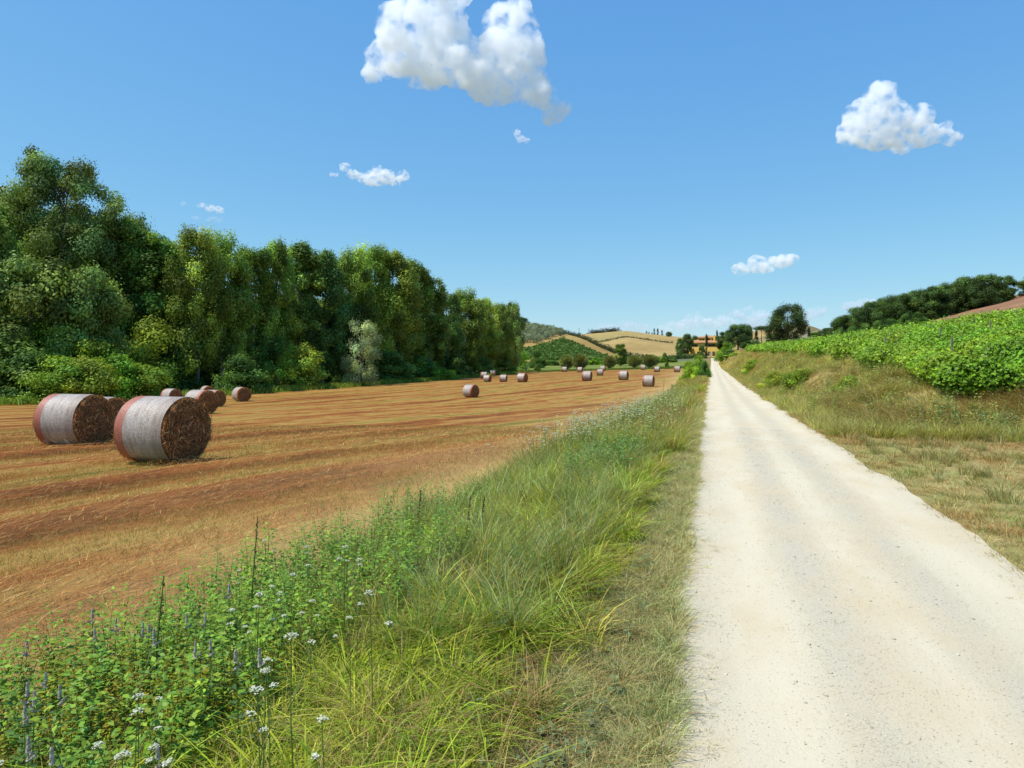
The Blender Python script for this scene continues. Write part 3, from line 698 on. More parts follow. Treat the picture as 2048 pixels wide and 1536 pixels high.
# vineyard on the near hill: rows of vines draped on its foot
rng = np.random.default_rng(63); VP = []; 
for row in range(46):
    d0 = 330 + row * 3.4
    px = rng.uniform(1040, 1215, 420)
    zz = hillA(px, np.full(420, d0)); py = HY - (zz - CAMH) / d0 * F
    top = np.interp(px, [1040, 1062, 1128, 1205], [700, 697, 678, 712])
    ok = (py > top) & (py < 724); px = px[ok]; zz = zz[ok]
    X = FW[0] * d0 + RT[0] * (px - 1024) / F * d0; Y = FW[1] * d0 + RT[1] * (px - 1024) / F * d0
    VP.append(np.stack([X + rng.normal(size=len(px)) * .3, Y + rng.normal(size=len(px)) * .5, zz + .3 + rng.random(len(px)) * 1.1], -1))
VP = np.vstack(VP); n = len(VP)
Nn = np.array((0, 0, .5)) + rnd_dir(n, rng) * .7; Nn /= np.linalg.norm(Nn, axis=1, keepdims=True)
V, Fq = leaf_quads(VP, Nn, .9 + .7 * rng.random(n), rng, .8)
C = np.array((0.085, 0.155, 0.035)) * np.exp(rng.normal(size=(n, 1)) * .3)
tag(link('vineyard_foliage', mesh_np('vineyard_foliage', V, [Fq], M['leaf'], np.repeat(C, 4, 0))), kind='stuff', label='green vines covering the foot of the near hill', cat='vineyard')
# pale bare soil patch between olives and hill vineyard: part of hill; hedges in the plain
def plain_pts(l): return [(*at(px, d), tz(*at(px, d)) - .1) for px, d in l]
hedge('hedge', plain_pts([(1062, 292), (1100, 295), (1150, 300), (1200, 300), (1240, 300)]), 2.0, 2.4, 4200, .6, (0.035, 0.055, 0.02), 66, 'dark clipped hedge at the back of the meadow behind the pollards')
hedge('hedge', plain_pts([(1335, 318), (1350, 325), (1370, 325), (1392, 325), (1408, 322)]), 2.6, 2.8, 3800, .55, (0.06, 0.105, 0.03), 67, 'green hedge below the yellow garden wall of the villa')

# ------------------------------------------------------------------ villa at the end of the road
def villa():
    D = 368.0; bx, by = at(1418, D); bz = 0.9
    root = empty('country_villa', (bx, by, bz), YAW - .55); root.scale = (1.12, 1, 1)
    tag(root, 'yellow country villa with terracotta hip roofs at the end of the road', 'house')
    yel = plain('yellow_plaster', (0.80, 0.53, 0.13), .9, .08, .6); ora = yel
    tile = plain('terracotta_tiles', (0.40, 0.21, 0.10), .9, .2, 2.0); dark = plain('dark_opening', (0.03, 0.025, 0.02), .7)
    sh = plain('brown_shutter', (0.12, 0.06, 0.03), .7); wh = plain('pale_plaster', (0.62, 0.55, 0.45), .9)
    k = D / F
    X = lambda px: (px - 1418) * k
    def hip(x0, x1, y0, y1, z, h, ov, name, ridge=.5, parent=root):
        x0 -= ov; x1 += ov; y0 -= ov; y1 += ov; yc = (y0 + y1) / 2; r = min((y1 - y0) / 2, (x1 - x0) / 2) * .98
        mb = MB(); mb.add([(x0,y0,z),(x1,y0,z),(x1,y1,z),(x0,y1,z),(x0+r,yc,z+h),(x1-r,yc,z+h),(x0,y0,z-.18),(x1,y0,z-.18),(x1,y1,z-.18),(x0,y1,z-.18)],
               [(0,1,5,4),(1,2,5),(2,3,4,5),(3,0,4),(0,6,7,1),(1,7,8,2),(2,8,9,3),(3,9,6,0),(9,8,7,6)])
        return mb.build(name, tile, parent)
    mb = MB(); mb.box(X(1383), X(1447), -5, 6, -.6, 7.0); mb.build('wall', yel, root)
    rf = hip(X(1383), X(1447), -5, 6, 7.1, 2.1, .8, 'roof')
    mb = MB(); mb.box(X(1401), X(1432), -2.2, 4.2, 7.12, 9.7); up = mb.build('wall', yel, root)
    r2 = hip(X(1401), X(1432), -2.2, 4.2, 9.8, 1.1, .6, 'roof')
    mb = MB(); mb.box(X(1429), X(1432), -3.6, -2.6, 7.6, 10.6); mb.box(X(1428.6), X(1432.4), -3.7, -2.5, 10.62, 10.8); mb.build('chimney', yel, rf)
    mb = MB(); mb.box(X(1441), X(1444.5), .2, 1.2, 7.6, 9.6); mb.box(X(1440.6), X(1444.9), .1, 1.3, 9.62, 9.8); mb.build('chimney', wh, rf)
    for px in (1385.5, 1392.5, 1399, 1424, 1431, 1438):
        for zz in (4.9,):
            mb = MB(); mb.box(X(px) - .5, X(px) + .5, -5.06, -5.003, zz, zz + 1.35); w = mb.build('window', dark, root)
            mb = MB(); mb.box(X(px) - .95, X(px) - .55, -5.1, -5.01, zz, zz + 1.35); mb.box(X(px) + .55, X(px) + .95, -5.1, -5.01, zz, zz + 1.35); mb.build('shutter', sh, w)
    for px in (1405, 1410, 1420, 1427):
        mb = MB(); mb.box(X(px) - .5, X(px) + .5, -2.26, -2.203, 8.0, 9.1); mb.build('window', dark, root)
    for px in (1404, 1423, 1431):
        mb = MB(); mb.box(X(px) - .6, X(px) + .6, -5.06, -5.003, .2, 2.4); mb.build('door', sh, root)
    # lean-to porch at the left with dark arch
    mb = MB(); x0, x1 = X(1375), X(1394)
    mb.add([(x0 - .4, -9.4, 2.9), (x1 + .3, -9.4, 2.9), (x1 + .3, -5.02, 4.3), (x0 - .4, -5.02, 4.3), (x0 - .4, -9.4, 2.7), (x1 + .3, -9.4, 2.7), (x1 + .3, -5.02, 4.1), (x0 - .4, -5.02, 4.1)],
           [(0,1,2,3),(4,7,6,5),(0,4,5,1),(1,5,6,2),(2,6,7,3),(3,7,4,0)]); mb.build('porch_roof', tile, root)
    for a, b in ((1375, 1377.5), (1383.5, 1385), (1391.5, 1394)):
        mb = MB(); mb.box(X(a), X(b), -9.2, -8.7, -.6, 2.72); mb.build('porch_pillar', yel, root)
    mb = MB(); mb.box(X(1375), X(1376.5), -8.68, -5.02, -.6, 2.68); mb.build('porch_wall', yel, root)
    mb = MB(); mb.box(X(1385.2), X(1391.3), -5.3, -5.02, -.4, 2.5); mb.build('porch_arch_shade', dark, root)  # near-black slab standing in for the shade inside the open arch
    # garden wall
    gx, gy = at(1375, 352); g = empty('garden_wall', (gx, gy, tz(gx, gy)), YAW)
    tag(g, 'long low yellow garden wall left of the villa', 'wall')
    mb = MB(); mb.box(-5.6, 5.6, -.15, .15, -.5, 1.55); mb.build('wall', yel, g)
    mb = MB(); mb.box(-5.7, 5.7, -.25, .25, 1.553, 1.7); mb.build('coping', tile, g)
    # gate pillars where the road ends
    for px, lab in ((1421, 'stone gate pillar on the left of the road end'), (1433.5, 'stone gate pillar on the right of the road end')):
        x, y = at(px, 345); p = empty('gate_pillar', (x, y, tz(x, y)), YAW); tag(p, lab, 'pillar', 'gate pillars at the villa')
        mb = MB(); mb.box(-.3, .3, -.3, .3, -.4, 2.0); mb.build('shaft', wh, p)
        mb = MB(); mb.box(-.38, .38, -.38, .38, 2.003, 2.15); mb.build('cap', wh, p)
    # pale low wall at the meadow end
    gx, gy = at(1362, 300); g = empty('stone_wall', (gx, gy, tz(gx, gy)), YAW); tag(g, 'pale low wall along the meadow below the villa', 'wall')
    mb = MB(); mb.box(-5.2, 5.2, -.2, .2, -.4, .55); mb.build('wall', wh, g)
    mb = MB(); mb.box(-5.25, 5.25, -.25, .25, .553, .65); mb.build('coping', wh, g)
    # white hut in front of the hill
    gx, gy = at(1051, 245); g = empty('field_hut', (gx, gy, tz(gx, gy)), YAW); tag(g, 'tiny white hut at the far end of the field below the hill', 'hut')
    mb = MB(); mb.box(-.65, .65, -.6, .6, -.3, 1.8); mb.build('wall', plain('white_plaster', (.75, .74, .7), .8), g)
    mb = MB(); mb.add([(-.75,-.7,1.803),(.75,-.7,1.803),(.75,.7,1.803),(-.75,.7,1.803),(0,-.7,2.2),(0,.7,2.2)], [(0,1,4),(2,3,5),(1,2,5,4),(3,0,4,5),(3,2,1,0)]); mb.build('roof', wh, g)
    mb = MB(); mb.box(-.25, .25, -.65, -.603, 0, 1.4); mb.build('door', sh, g)
    # pole on the ridge
    x, y, z = on_hill(hillA, 1158, 500); p = MB(); p.tube([(0, 0, -.5), (0, 0, 6.5)], [.14, .1], 6); p.box(-.8, .8, -.06, .06, 5.7, 5.85)
    o = p.build('utility_pole', M['bark']); o.location = (x, y, z); tag(o, 'thin wooden pole on the ridge of the near hill', 'pole')
villa()

# ------------------------------------------------------------------ hay bales
def mat_net():
    m, nt, bs, out = newmat('net_wrap')
    tc = N(nt, 'ShaderNodeTexCoord')
    f = noise(nt, 60, 3, .7, vec=tc.outputs['Object'], stretch=(1, .5, .5)); g = noise(nt, 5, 4, .6, vec=tc.outputs['Object'], stretch=(2.5, .6, .6))
    w = N(nt, 'ShaderNodeTexWave'); w.inputs['Scale'].default_value = 22; w.inputs['Distortion'].default_value = 2.5; nt.links.new(tc.outputs['Object'], w.inputs['Vector'])
    c = attr(nt)
    hayc = ramp(nt, f, [(.3, (.10, .055, .025)), (.6, (.26, .16, .07))])
    k = mth(nt, 'ADD', mth(nt, 'MULTIPLY', ramp(nt, f, [(.42, .75), (.60, 0.)]), .6), mth(nt, 'MULTIPLY', ramp(nt, g, [(.42, 0), (.7, .5)]), .8))
    k = mth(nt, 'MINIMUM', mth(nt, 'ADD', k, mth(nt, 'MULTIPLY', w.outputs['Fac'], .12)), .85)
    col = mixc(nt, k, c, hayc)
    nt.links.new(col, bs.inputs['Base Color']); bs.inputs['Roughness'].default_value = .48; bs.inputs['Specular IOR Level'].default_value = .45
    bump(nt, bs, mth(nt, 'ADD', f, g), .5, .02); return m
M['net'] = mat_net()
def mat_hay():
    m, nt, bs, out = newmat('hay'); tc = N(nt, 'ShaderNodeTexCoord')
    f = noise(nt, 14, 6, .75, vec=tc.outputs['Object'], dist=1.5); g = noise(nt, 3, 4, .6, vec=tc.outputs['Object'])
    col = ramp(nt, f, [(.32, (.08, .03, .016)), (.5, (.30, .125, .055)), (.7, (.52, .28, .12))])
    col = mixc(nt, ramp(nt, g, [(.4, 0), (.7, .5)]), col, (.07, .035, .015))
    nt.links.new(col, bs.inputs['Base Color']); bs.inputs['Roughness'].default_value = .95; bs.inputs['Specular IOR Level'].default_value = .1
    bump(nt, bs, f, 1.0, .05); return m
M['hay'] = mat_hay()
def blade_mesh(name, P, h, w, lean, droop, col, segs, mat, rng, face=None, tipcol=None, smooth=False):
    """grass blades: P roots, h lengths, w half widths, lean horizontal vectors, droop 0..1"""
    n = len(P); K = 2 * segs + 1
    V = np.empty((n, K, 3), np.float32); C = np.empty((n, K, 3), np.float32)
    an = rng.random(n) * 6.2832 if face is None else face
    side = np.stack([np.cos(an), np.sin(an), np.zeros(n)], -1)
    for k in range(segs + 1):
        t = k / segs
        c = P.copy(); c[:, 2] += h * (t - droop * t ** 2 * .75); c[:, :2] += lean * (h * t ** 1.6)[:, None]
        ww = w * (1 - t) ** .6 if k else w * .75
        colr = col if tipcol is None else col * (1 - t) + tipcol * t
        if k < segs:
            V[:, 2 * k] = c - side * ww[:, None]; V[:, 2 * k + 1] = c + side * ww[:, None]; C[:, 2 * k] = colr; C[:, 2 * k + 1] = colr
        else:
            V[:, 2 * segs] = c; C[:, 2 * segs] = colr
    base = (np.arange(n) * K)[:, None]; fg = []
    for k in range(segs - 1): fg.append(base + np.array([[2 * k, 2 * k + 1, 2 * k + 3, 2 * k + 2]]))
    fg.append(base + np.array([[2 * segs - 2, 2 * segs - 1, 2 * segs]]))
    return mesh_np(name, V.reshape(-1, 3), fg, mat, C.reshape(-1, 3), smooth)
BR, BL = 0.70, 1.24
def bale_proto(red_lo, red_hi, pale, n_straw, seed):
    """local axis along X; wrap is white net with a red band at one end"""
    rng = np.random.default_rng(seed); ns = 64
    ring = lambda x, r: [(x, r * math.cos(2 * math.pi * k / ns) * (1 + .012 * math.sin(3 * 2 * math.pi * k / ns + seed)), r * math.sin(2 * math.pi * k / ns) * (1 - .035 * (math.sin(2 * math.pi * k / ns) < -.8))) for k in range(ns)]
    def lathe(prof, colf, name, mat):
        V = []; C = []
        for x, r in prof:
            V += ring(x, r); C += [colf(x)] * ns
        V = np.array(V); V[:, 1:] *= 1 + .016 * (fbm(V[:, :1] * 4 + 10, np.arctan2(V[:, 2], V[:, 1])[:, None] * 3 + 10, seed) - .5)
        i = np.arange(ns); fs = []
        for k in range(len(prof) - 1): fs.append(np.stack([k * ns + i, k * ns + (i + 1) % ns, (k + 1) * ns + (i + 1) % ns, (k + 1) * ns + i], -1))
        return mesh_np(name, V, [np.vstack(fs)], mat, np.array(C), True)
    h = BL / 2
    wrap_white = lathe([(x, BR + .004 - .02 * max(0, abs(x) / h - .8)) for x in np.linspace(-h + .02 if red_lo is None or red_lo > -h + .1 else red_hi, red_lo if red_lo is not None and red_lo > 0 else h - .03, 14)],
                       lambda x: (.51, .465, .435) if abs(x - pale) > .14 else (.36, .31, .28), 'net_wrap', M['net'])
    red = lathe([(x, BR + .006 - .02 * max(0, abs(x) / h - .8)) for x in np.linspace(red_lo, red_hi, 5)], lambda x: (.50, .13, .10), 'red_band', M['net'])
    # hay core: domed, ragged ends
    prof = [(-h - .05, .02), (-h - .045, .3), (-h - .02, .55), (-h, .65), (-h + .04, BR - .015)] + [(x, BR - .012) for x in np.linspace(-h + .08, h - .08, 6)] + [(h - .04, BR - .015), (h, .65), (h + .02, .55), (h + .045, .3), (h + .05, .02)]
    core = lathe(prof, lambda x: (.2, .1, .05), 'hay_core', M['hay'])
    # loose straws on the ends and at the rims
    n = n_straw; sgn = np.where(rng.random(n) < .5, -1, 1); rr = BR * .985 * np.sqrt(rng.random(n)); an = rng.random(n) * 6.2832
    P = np.stack([sgn * (h + .05 - .06 * (rr / BR) ** 4), rr * np.cos(an), rr * np.sin(an)], -1)
    tang = np.stack([np.zeros(n), -np.sin(an), np.cos(an)], -1); rad = np.stack([np.zeros(n), np.cos(an), np.sin(an)], -1)
    d = tang * rng.normal(size=(n, 1)) + rad * rng.normal(size=(n, 1)) * .5 + np.stack([sgn * np.abs(rng.normal(size=n)) * .35, np.zeros(n), np.zeros(n)], -1)
    d /= np.linalg.norm(d, axis=1, keepdims=True); L = .06 + .14 * rng.random(n)
    out = P + d * L[:, None] * .5; hyp = np.hypot(out[:, 1], out[:, 2]); 
    s = np.cross(d, rnd_dir(n, rng)); s /= np.linalg.norm(s, axis=1, keepdims=True); w = .004 + .003 * rng.random(n)
    V = np.stack([P - d * L[:, None] * .5 - s * w[:, None], P - d * L[:, None] * .5 + s * w[:, None], P + d * L[:, None] * .5 + s * w[:, None], P + d * L[:, None] * .5 - s * w[:, None]], 1).reshape(-1, 3)
    V[:, 0] = np.where(np.abs(V[:, 0]) < h, np.sign(V[:, 0]) * (h + .01), V[:, 0])
    C = np.array((.42, .22, .09)) * np.exp(rng.normal(size=(n, 1)) * .55)
    straw = mesh_np('loose_straw', V, [np.arange(4 * n).reshape(n, 4)], M['straw'], np.repeat(C, 4, 0))
    return core, wrap_white, red, straw
hb = BL / 2
BP = {'L': bale_proto(-hb + .01, -hb + .22, hb - .17, 3500, 1), 'R': bale_proto(hb - .24, hb - .02, -9, 3500, 2), 'l': bale_proto(-hb + .01, -hb + .2, 9, 900, 3), 'r': bale_proto(hb - .22, hb - .02, -9, 900, 4)}
bales = [ # px, top, bottom, proto, axis turn in degrees, label
 (328, 790, 922, 'L', -2, 'largest hay bale in front, red band at its left end and dark hay face right'),
 (150, 786, 890, 'L', 4, 'hay bale just left of the largest one, torn net hanging at its foot'),
 (207, 791, 879, 'L', -8, 'hay bale almost hidden right behind the second largest bale'),
 (898, 744, 757, 'r', 3, 'small bale nearest the bright bush at the wood edge'),
 (968, 743.6, 757, 'l', 10, 'far bale partly hidden behind the front bale of the trio'),
 (975, 749.7, 763.7, 'r', -5, 'front bale of the trio of small far bales'),
 (986, 740, 751.5, 'r', 12, 'hindmost bale of the trio, close to the meadow'),
 (1007, 749, 763.7, 'l', 4, 'single small bale between the trio and the bale with dark end'),
 (1045, 746, 764, 'r', -12, 'small bale with dark hay end showing, right of the single one'),
 (942, 768.8, 794.4, 'r', -22, 'lone mid field bale with red edged dark hay face'),
 (1129, 733.5, 744, 'l', 2, 'tiny far bale under the leftmost pollard willow'),
 (1160, 734, 744.6, 'l', -4, 'tiny far bale under the second pollard willow'),
 (1174, 742, 761.6, 'l', -2, 'upright looking bale with red left edge, biggest of its far group'),
 (1200, 738, 751, 'l', 3, 'bale just right of the red edged one, slightly farther'),
 (1206, 731.7, 742, 'r', 0, 'tiny bale farthest back behind the pair of bales'),
 (1247, 741, 760, 'l', -5, 'bale alone in the middle right of the far field'),
 (1286, 730, 740, 'l', 3, 'tiny far bale under the right hand pollard willows'),
 (1314, 732.7, 744, 'l', -3, 'tiny far bale just right of the last pollard willow'),
 (1354, 732, 744.4, 'l', 2, 'tiny bale nearest the road side bush'),
 (1297, 750, 773, 'l', -6, 'white bale with base hidden by the flowering verge'),
 (483, 773.6, 802.5, 'R', -28, 'lone grey and red bale right of the left cluster'),
 (415, 759.7, 783, 'R', -30, 'bale showing above the others of the left cluster'),
 (402, 779, 827.6, 'R', -12, 'front bale of the left cluster, behind the largest bale'),
 (428, 779, 813, 'R', -8, 'bale half hidden by the front bale of the left cluster'),
 (343, 776.5, 807, 'l', -12, 'bale of which only the top shows above the largest bale'),
]
for px, top, bot, key, turn, lab in bales:
    d0 = 2 * BR * F / (bot - top); best = None
    for d in np.linspace(d0 * .8, d0 * (1.25 if px != 415 else .98), 60):
        x, y = at(px, d); py = HY - (tz(x, y) - CAMH) / d * F
        e = abs(py - bot) + 6 * abs(math.log(d / d0))
        if best is None or e < best[0]: best = (e, d, x, y)
    _, d, x, y = best; s = d / d0
    o = empty('hay_bale', (x, y, tz(x, y) - .02), math.radians(turn)); tag(o, lab, 'hay bale', 'round hay bales on the mown field')
    o.scale = (s, s, s)
    for nm, me in zip(('hay_core', 'net_wrap', 'red_band', 'loose_straw'), BP[key]):
        link(nm, me, o, (0, 0, BR * .975))
    if bales[1][5] == lab:
        rng = np.random.default_rng(77); mb = MB()      # torn net still clinging to the lower side
        for k in range(13):
            xx = -.48 + .075 * k + .03 * rng.normal(); a0 = math.radians(216 + 10 * rng.random()); a1 = math.radians(236 + 14 * rng.random()); w = .012 + .02 * rng.random(); q = []
            for a_ in (a0, (a0 + a1) / 2, a1): q.append((a_, BR + .012 + .012 * rng.random(), xx + .03 * rng.normal()))
            vs = []
            for a_, r_, x_ in q: vs += [(x_ - w, r_ * math.cos(a_), BR * .975 + r_ * math.sin(a_)), (x_ + w, r_ * math.cos(a_), BR * .975 + r_ * math.sin(a_))]
            mb.add(vs, [(0, 1, 3, 2), (2, 3, 5, 4)])
        mb.build('torn_net', plain('torn_net', (.55, .57, .62), .5), o)

# ------------------------------------------------------------------ vine rows on the right slope
VR = 'vine rows of the vineyard on the right'
ordn = ['nearest vine row, edging the grassy bank', 'second vine row up from the grassy bank', 'third vine row up from the grassy bank', 'fourth vine row up from the grassy bank', 'fifth vine row up from the grassy bank']
for k in range(12):
    rng = np.random.default_rng(500 + k)
    xr = 7.2 + 1.95 * k; y0 = 22.0 + .42 * min(k, 6) + .8 * rng.random(); y1 = 150 - 2 * k
    n = int(110000 / (1 + .16 * k))
    t = rng.random(n); yv = y0 + (y1 - y0) * t ** (2.3)
    xv = xr + .25 * np.sin(yv * .7 + k)
    lump = .32 + 1.35 * fbm(yv * .8 + k * 31, yv * 0 + k, 501)
    d = rnd_dir(n, rng); d[:, 2] = np.where(d[:, 2] > -.35, np.abs(d[:, 2]) * 1.15 - .2, d[:, 2] * .85)
    q = rng.random(n) ** .35
    sh = (rng.random(n) < .16) * rng.random(n) ** 1.5 * .5 * vnoise(yv * 3.1, yv * 0 + k, 55)
    P = np.stack([xv + d[:, 0] * q * .95 * lump, yv + d[:, 1] * q * .5, terrain(xv, yv) + (.5 + d[:, 2] * q * .68 * lump + sh) * (.72 + .28 * sstep(24, 40, yv))], -1)
    dist = np.hypot(P[:, 0], P[:, 1]); size = (.072 + .0010 * dist) * (.55 + .9 * rng.random(n))
    Nn = d * .5 + np.array((-.1, -.1, .5)) + rnd_dir(n, rng) * .6; Nn /= np.linalg.norm(Nn, axis=1, keepdims=True)
    V, Fq = leaf_quads(P, Nn, size, rng, .85)
    C = np.array((0.165, 0.30, 0.014)) * np.exp(rng.normal(size=(n, 1)) * .28) * (.75 + .5 * vnoise(yv * 1.7, yv * 0 + k, 77))[:, None]
    C[:, 0] *= .8 + .5 * vnoise(yv * .8, yv * 0 + k + 9, 78)
    lab = ordn[k] if k < len(ordn) else 'vine row high on the slope, one of the upper rows merging into a green mass'
    r = empty('vine_row', (0, 0, 0)); tag(r, lab, 'vine row', VR)
    link('foliage', mesh_np('vine_foliage', V, [Fq], M['vine'], np.repeat(C, 4, 0)), r)
    mb = MB()
    for j, yy in enumerate(np.arange(y0 + .4, min(y1, 75), 1.5 if k < 3 else 6.0)):
        zz = tz(xr, yy); mb.tube([(xr, yy, zz - .1), (xr + .05 * rng.normal(), yy + .05 * rng.normal(), zz + .4), (xr, yy, zz + .8)], [.035, .028, .02], 5)
    mb.build('stem', M['bark'], r)
    for yy in np.arange(y0 + .6 + 3 * rng.random(), min(y1, 70), 8.5):
        zz = tz(xr, yy); mb = MB(); mb.tube([(xr, yy, zz - .1), (xr + .03 * rng.normal(), yy + .03 * rng.normal(), zz + 1.12 + .2 * rng.random())], [.035, .03], 6); mb.build('post', M['pale_bark'], r)

# ------------------------------------------------------------------ grasses and weeds
def scatter(n, x0f, x1f, ya, yb, rng, ypow=1.0):
    y = ya + (yb - ya) * rng.random(n) ** ypow; u = rng.random(n)
    return x0f(y) + (x1f(y) - x0f(y)) * u, y, u
def grass(name, x, y, h, w, leanv, droop, col, segs, rng, mat='blade', sink=.02, tip=None, zoff=0):
    P = np.stack([x, y, terrain(x, y) - sink + zoff], -1)
    return blade_mesh(name, P, h, w, leanv, droop, col, segs, M[mat], rng, tipcol=tip)
def palette(n, cols, rng, var=.2):
    c = np.array(cols)[rng.integers(0, len(cols), n)]
    return c * np.exp(rng.normal(size=(n, 1)) * var)
def lean(n, a, rng, bias=(0, 0)):
    v = rng.normal(size=(n, 2)) * a; return v + np.array(bias)
def stuff(name, mesh, label):
    o = link(name, mesh); tag(o, label, name.replace('_', ' '), kind='stuff'); return o
YG = [(.36, .44, .025), (.29, .41, .025), (.44, .45, .04), (.21, .35, .025), (.46, .40, .08), (.13, .24, .02)]
DRY = [(.42, .30, .11), (.36, .22, .08), (.48, .36, .15), (.28, .17, .06)]
GREEN_TURF = [(.34, .40, .17), (.28, .36, .13), (.42, .44, .21), (.42, .38, .18)]
GREY = [(.25, .30, .10), (.21, .28, .08), (.30, .31, .11), (.33, .29, .11)]
BLUE = [(.27, .37, .16), (.24, .33, .11), (.33, .40, .17), (.38, .43, .06), (.17, .27, .05)]
rng = np.random.default_rng(900)
def cluster(n, xa, xb, ya, yb, seed, thr=.0, ypow=1.0, sc=1.2, edge=None):
    rg = np.random.default_rng(seed); x = []; y = []
    while sum(map(len, x)) < n:
        yy = ya + (yb - ya) * rg.random(n) ** ypow; xx = xa + (xb - xa) * rg.random(n)
        p = fbm(xx * sc, yy * sc, seed); ok = p > thr + .25 * rg.random(n)
        if edge is not None: ok &= edge(xx, yy, rg)
        x.append(xx[ok]); y.append(yy[ok])
    return np.concatenate(x)[:n], np.concatenate(y)[:n]
def tussocks(name, tx, ty, per, spread, h, w, arch, cols, seed, segs=3, tips=None, droop=(.3, .9), label=None, dry=.12, wind=(.1, -.05), kvar=.18, thin=0.0):
    """grass growing in tufts: blades fan out of each tuft and arch over; every tuft has its own size, tint and share of dry blades"""
    rg = np.random.default_rng(seed); T = len(tx); n = T * per; i = np.repeat(np.arange(T), per)
    a = rg.random(n) * 6.2832; q = rg.random(n) ** .7
    sp = spread * (.6 + .8 * rg.random(T))[i]
    x = tx[i] + np.cos(a) * q * sp; y = ty[i] + np.sin(a) * q * sp
    H = (h[0] + (h[1] - h[0]) * rg.random(T) ** 1.3)[i] * (.45 + .65 * rg.random(n))
    ar = arch * (.5 + rg.random(n)) * (.35 + .65 * q)
    wob = rg.normal(size=(T, 2))[i] * .28
    L = np.stack([np.cos(a), np.sin(a)], -1) * ar[:, None] + rg.normal(size=(n, 2)) * .16 + wob + np.array(wind)
    tc = np.array(cols)[rg.integers(0, len(cols), T)] * np.exp(rg.normal(size=(T, 1)) * kvar)
    C = tc[i] * np.exp(rg.normal(size=(n, 1)) * .2)
    dd = rg.random(n) < (dry * 2 * rg.random(T))[i]; C[dd] = palette(int(dd.sum()), DRY, rg)
    tipc = C * np.array((1.25, 1.1, 1.0)) if tips is None else C * .5 + .5 * palette(n, tips, rg)
    W = (w[0] + (w[1] - w[0]) * rg.random(n)) * (1 + thin * np.hypot(x, y))
    P = np.stack([x, y, surf(x, y) - .008], -1)
    me = blade_mesh(name, P, H, W, L, droop[0] + (droop[1] - droop[0]) * rg.random(n), C, segs, M['blade'], rg, tipcol=tipc)
    return stuff(name, me, label)
# tall arching yellow green grass in the middle of the near verge
mid = lambda xx, yy, rg: (xx > -2.7 - .3 * rg.random(len(xx)) - .02 * yy) & (xx < -.66 - .3 * rg.random(len(xx)))
tx, ty = cluster(2300, -3.1, -.5, 1.2, 13, 901, .12, 1.25, 1.1, mid)
tussocks('verge_grass', tx, ty, 52, .085, (.18, .56), (.0024, .0062), .75, YG, 902, 4, YG + [(.36, .34, .08)], (.5, 1.05), 'long yellow green arching grass on the verge left of the road', .10, (.06, -.06), .3)
# dark green and tawny tufts mixed in, and dead thatch between them
tx, ty = cluster(420, -3.0, -.7, 1.3, 10.0, 903, .2, 1.25, 1.3, mid)
tussocks('tawny_grass', tx, ty, 46, .06, (.2, .5), (.0016, .0034), .85, DRY + [(.10, .15, .02), (.08, .13, .03)], 904, 4, DRY, (.5, 1.0), 'tawny and dark green tufts among the arching verge grass', .3)
tx, ty = cluster(1000, -1.0, -.46, 1.3, 26, 905, .36, 1.5, 1.2)
tussocks('dry_thatch', tx, ty, 40, .09, (.06, .22), (.0014, .003), 1.5, DRY + [(.30, .17, .08)], 906, 3, DRY, (.7, 1.1), 'flattened dry brown grass between tall verge grass and road turf', .4, thin=.03)
# low grey green turf along the road edge
tx, ty, u = scatter(8500, lambda y: -.68 - .25 * vnoise(y, y * 0, 3), lambda y: eL(y) + .02, 1.4, 30, rng, 1.55)
pz = fbm(tx * 1.3, ty * 1.3, 911); ok = (pz > .36) | (tx > eL(ty) - .28); tx, ty = tx[ok], ty[ok]
tussocks('roadside_turf', tx, ty, 40, .08, (.05, .17), (.0012, .0028), .9, GREEN_TURF, 912, 2, None, (.3, .9), 'short grey green turf along the left road edge', .1, (0, 0), thin=.04)
# sparse tufts creeping onto the gravel
tt_ = RNG.random(700) ** 1.4 * 30 + 1.6; side = RNG.random(700) < .5
ex = np.where(side, eL(tt_) + .24 * RNG.random(700) ** 2.5, eR(tt_) - .28 * RNG.random(700) ** 2.5)
tussocks('edge_tufts', ex, tt_, 18, .04, (.02, .06), (.001, .002), 1.4, GREEN_TURF, 913, 2, None, (.3, .9), 'small tufts creeping onto the gravel from the left edge', .3, (0, 0), thin=.04)
rw = [at(px, 1.75 * F / (py - HY)) for px, py in [(1520, 901), (1530, 902), (1512, 899), (1541, 903), (1545, 884), (1742, 1158), (1748, 1160), (1868, 1402), (1874, 1404), (1900, 1424), (1722, 1218), (1660, 1000)]]
tussocks('road_weeds', np.array([p[0] for p in rw]), np.array([p[1] for p in rw]), 46, .05, (.02, .05), (.0012, .0024), 1.3, GREEN_TURF, 914, 2, None, (.3, .9), 'tiny weeds growing through the gravel of the road', .3, (0, 0), thin=.05)
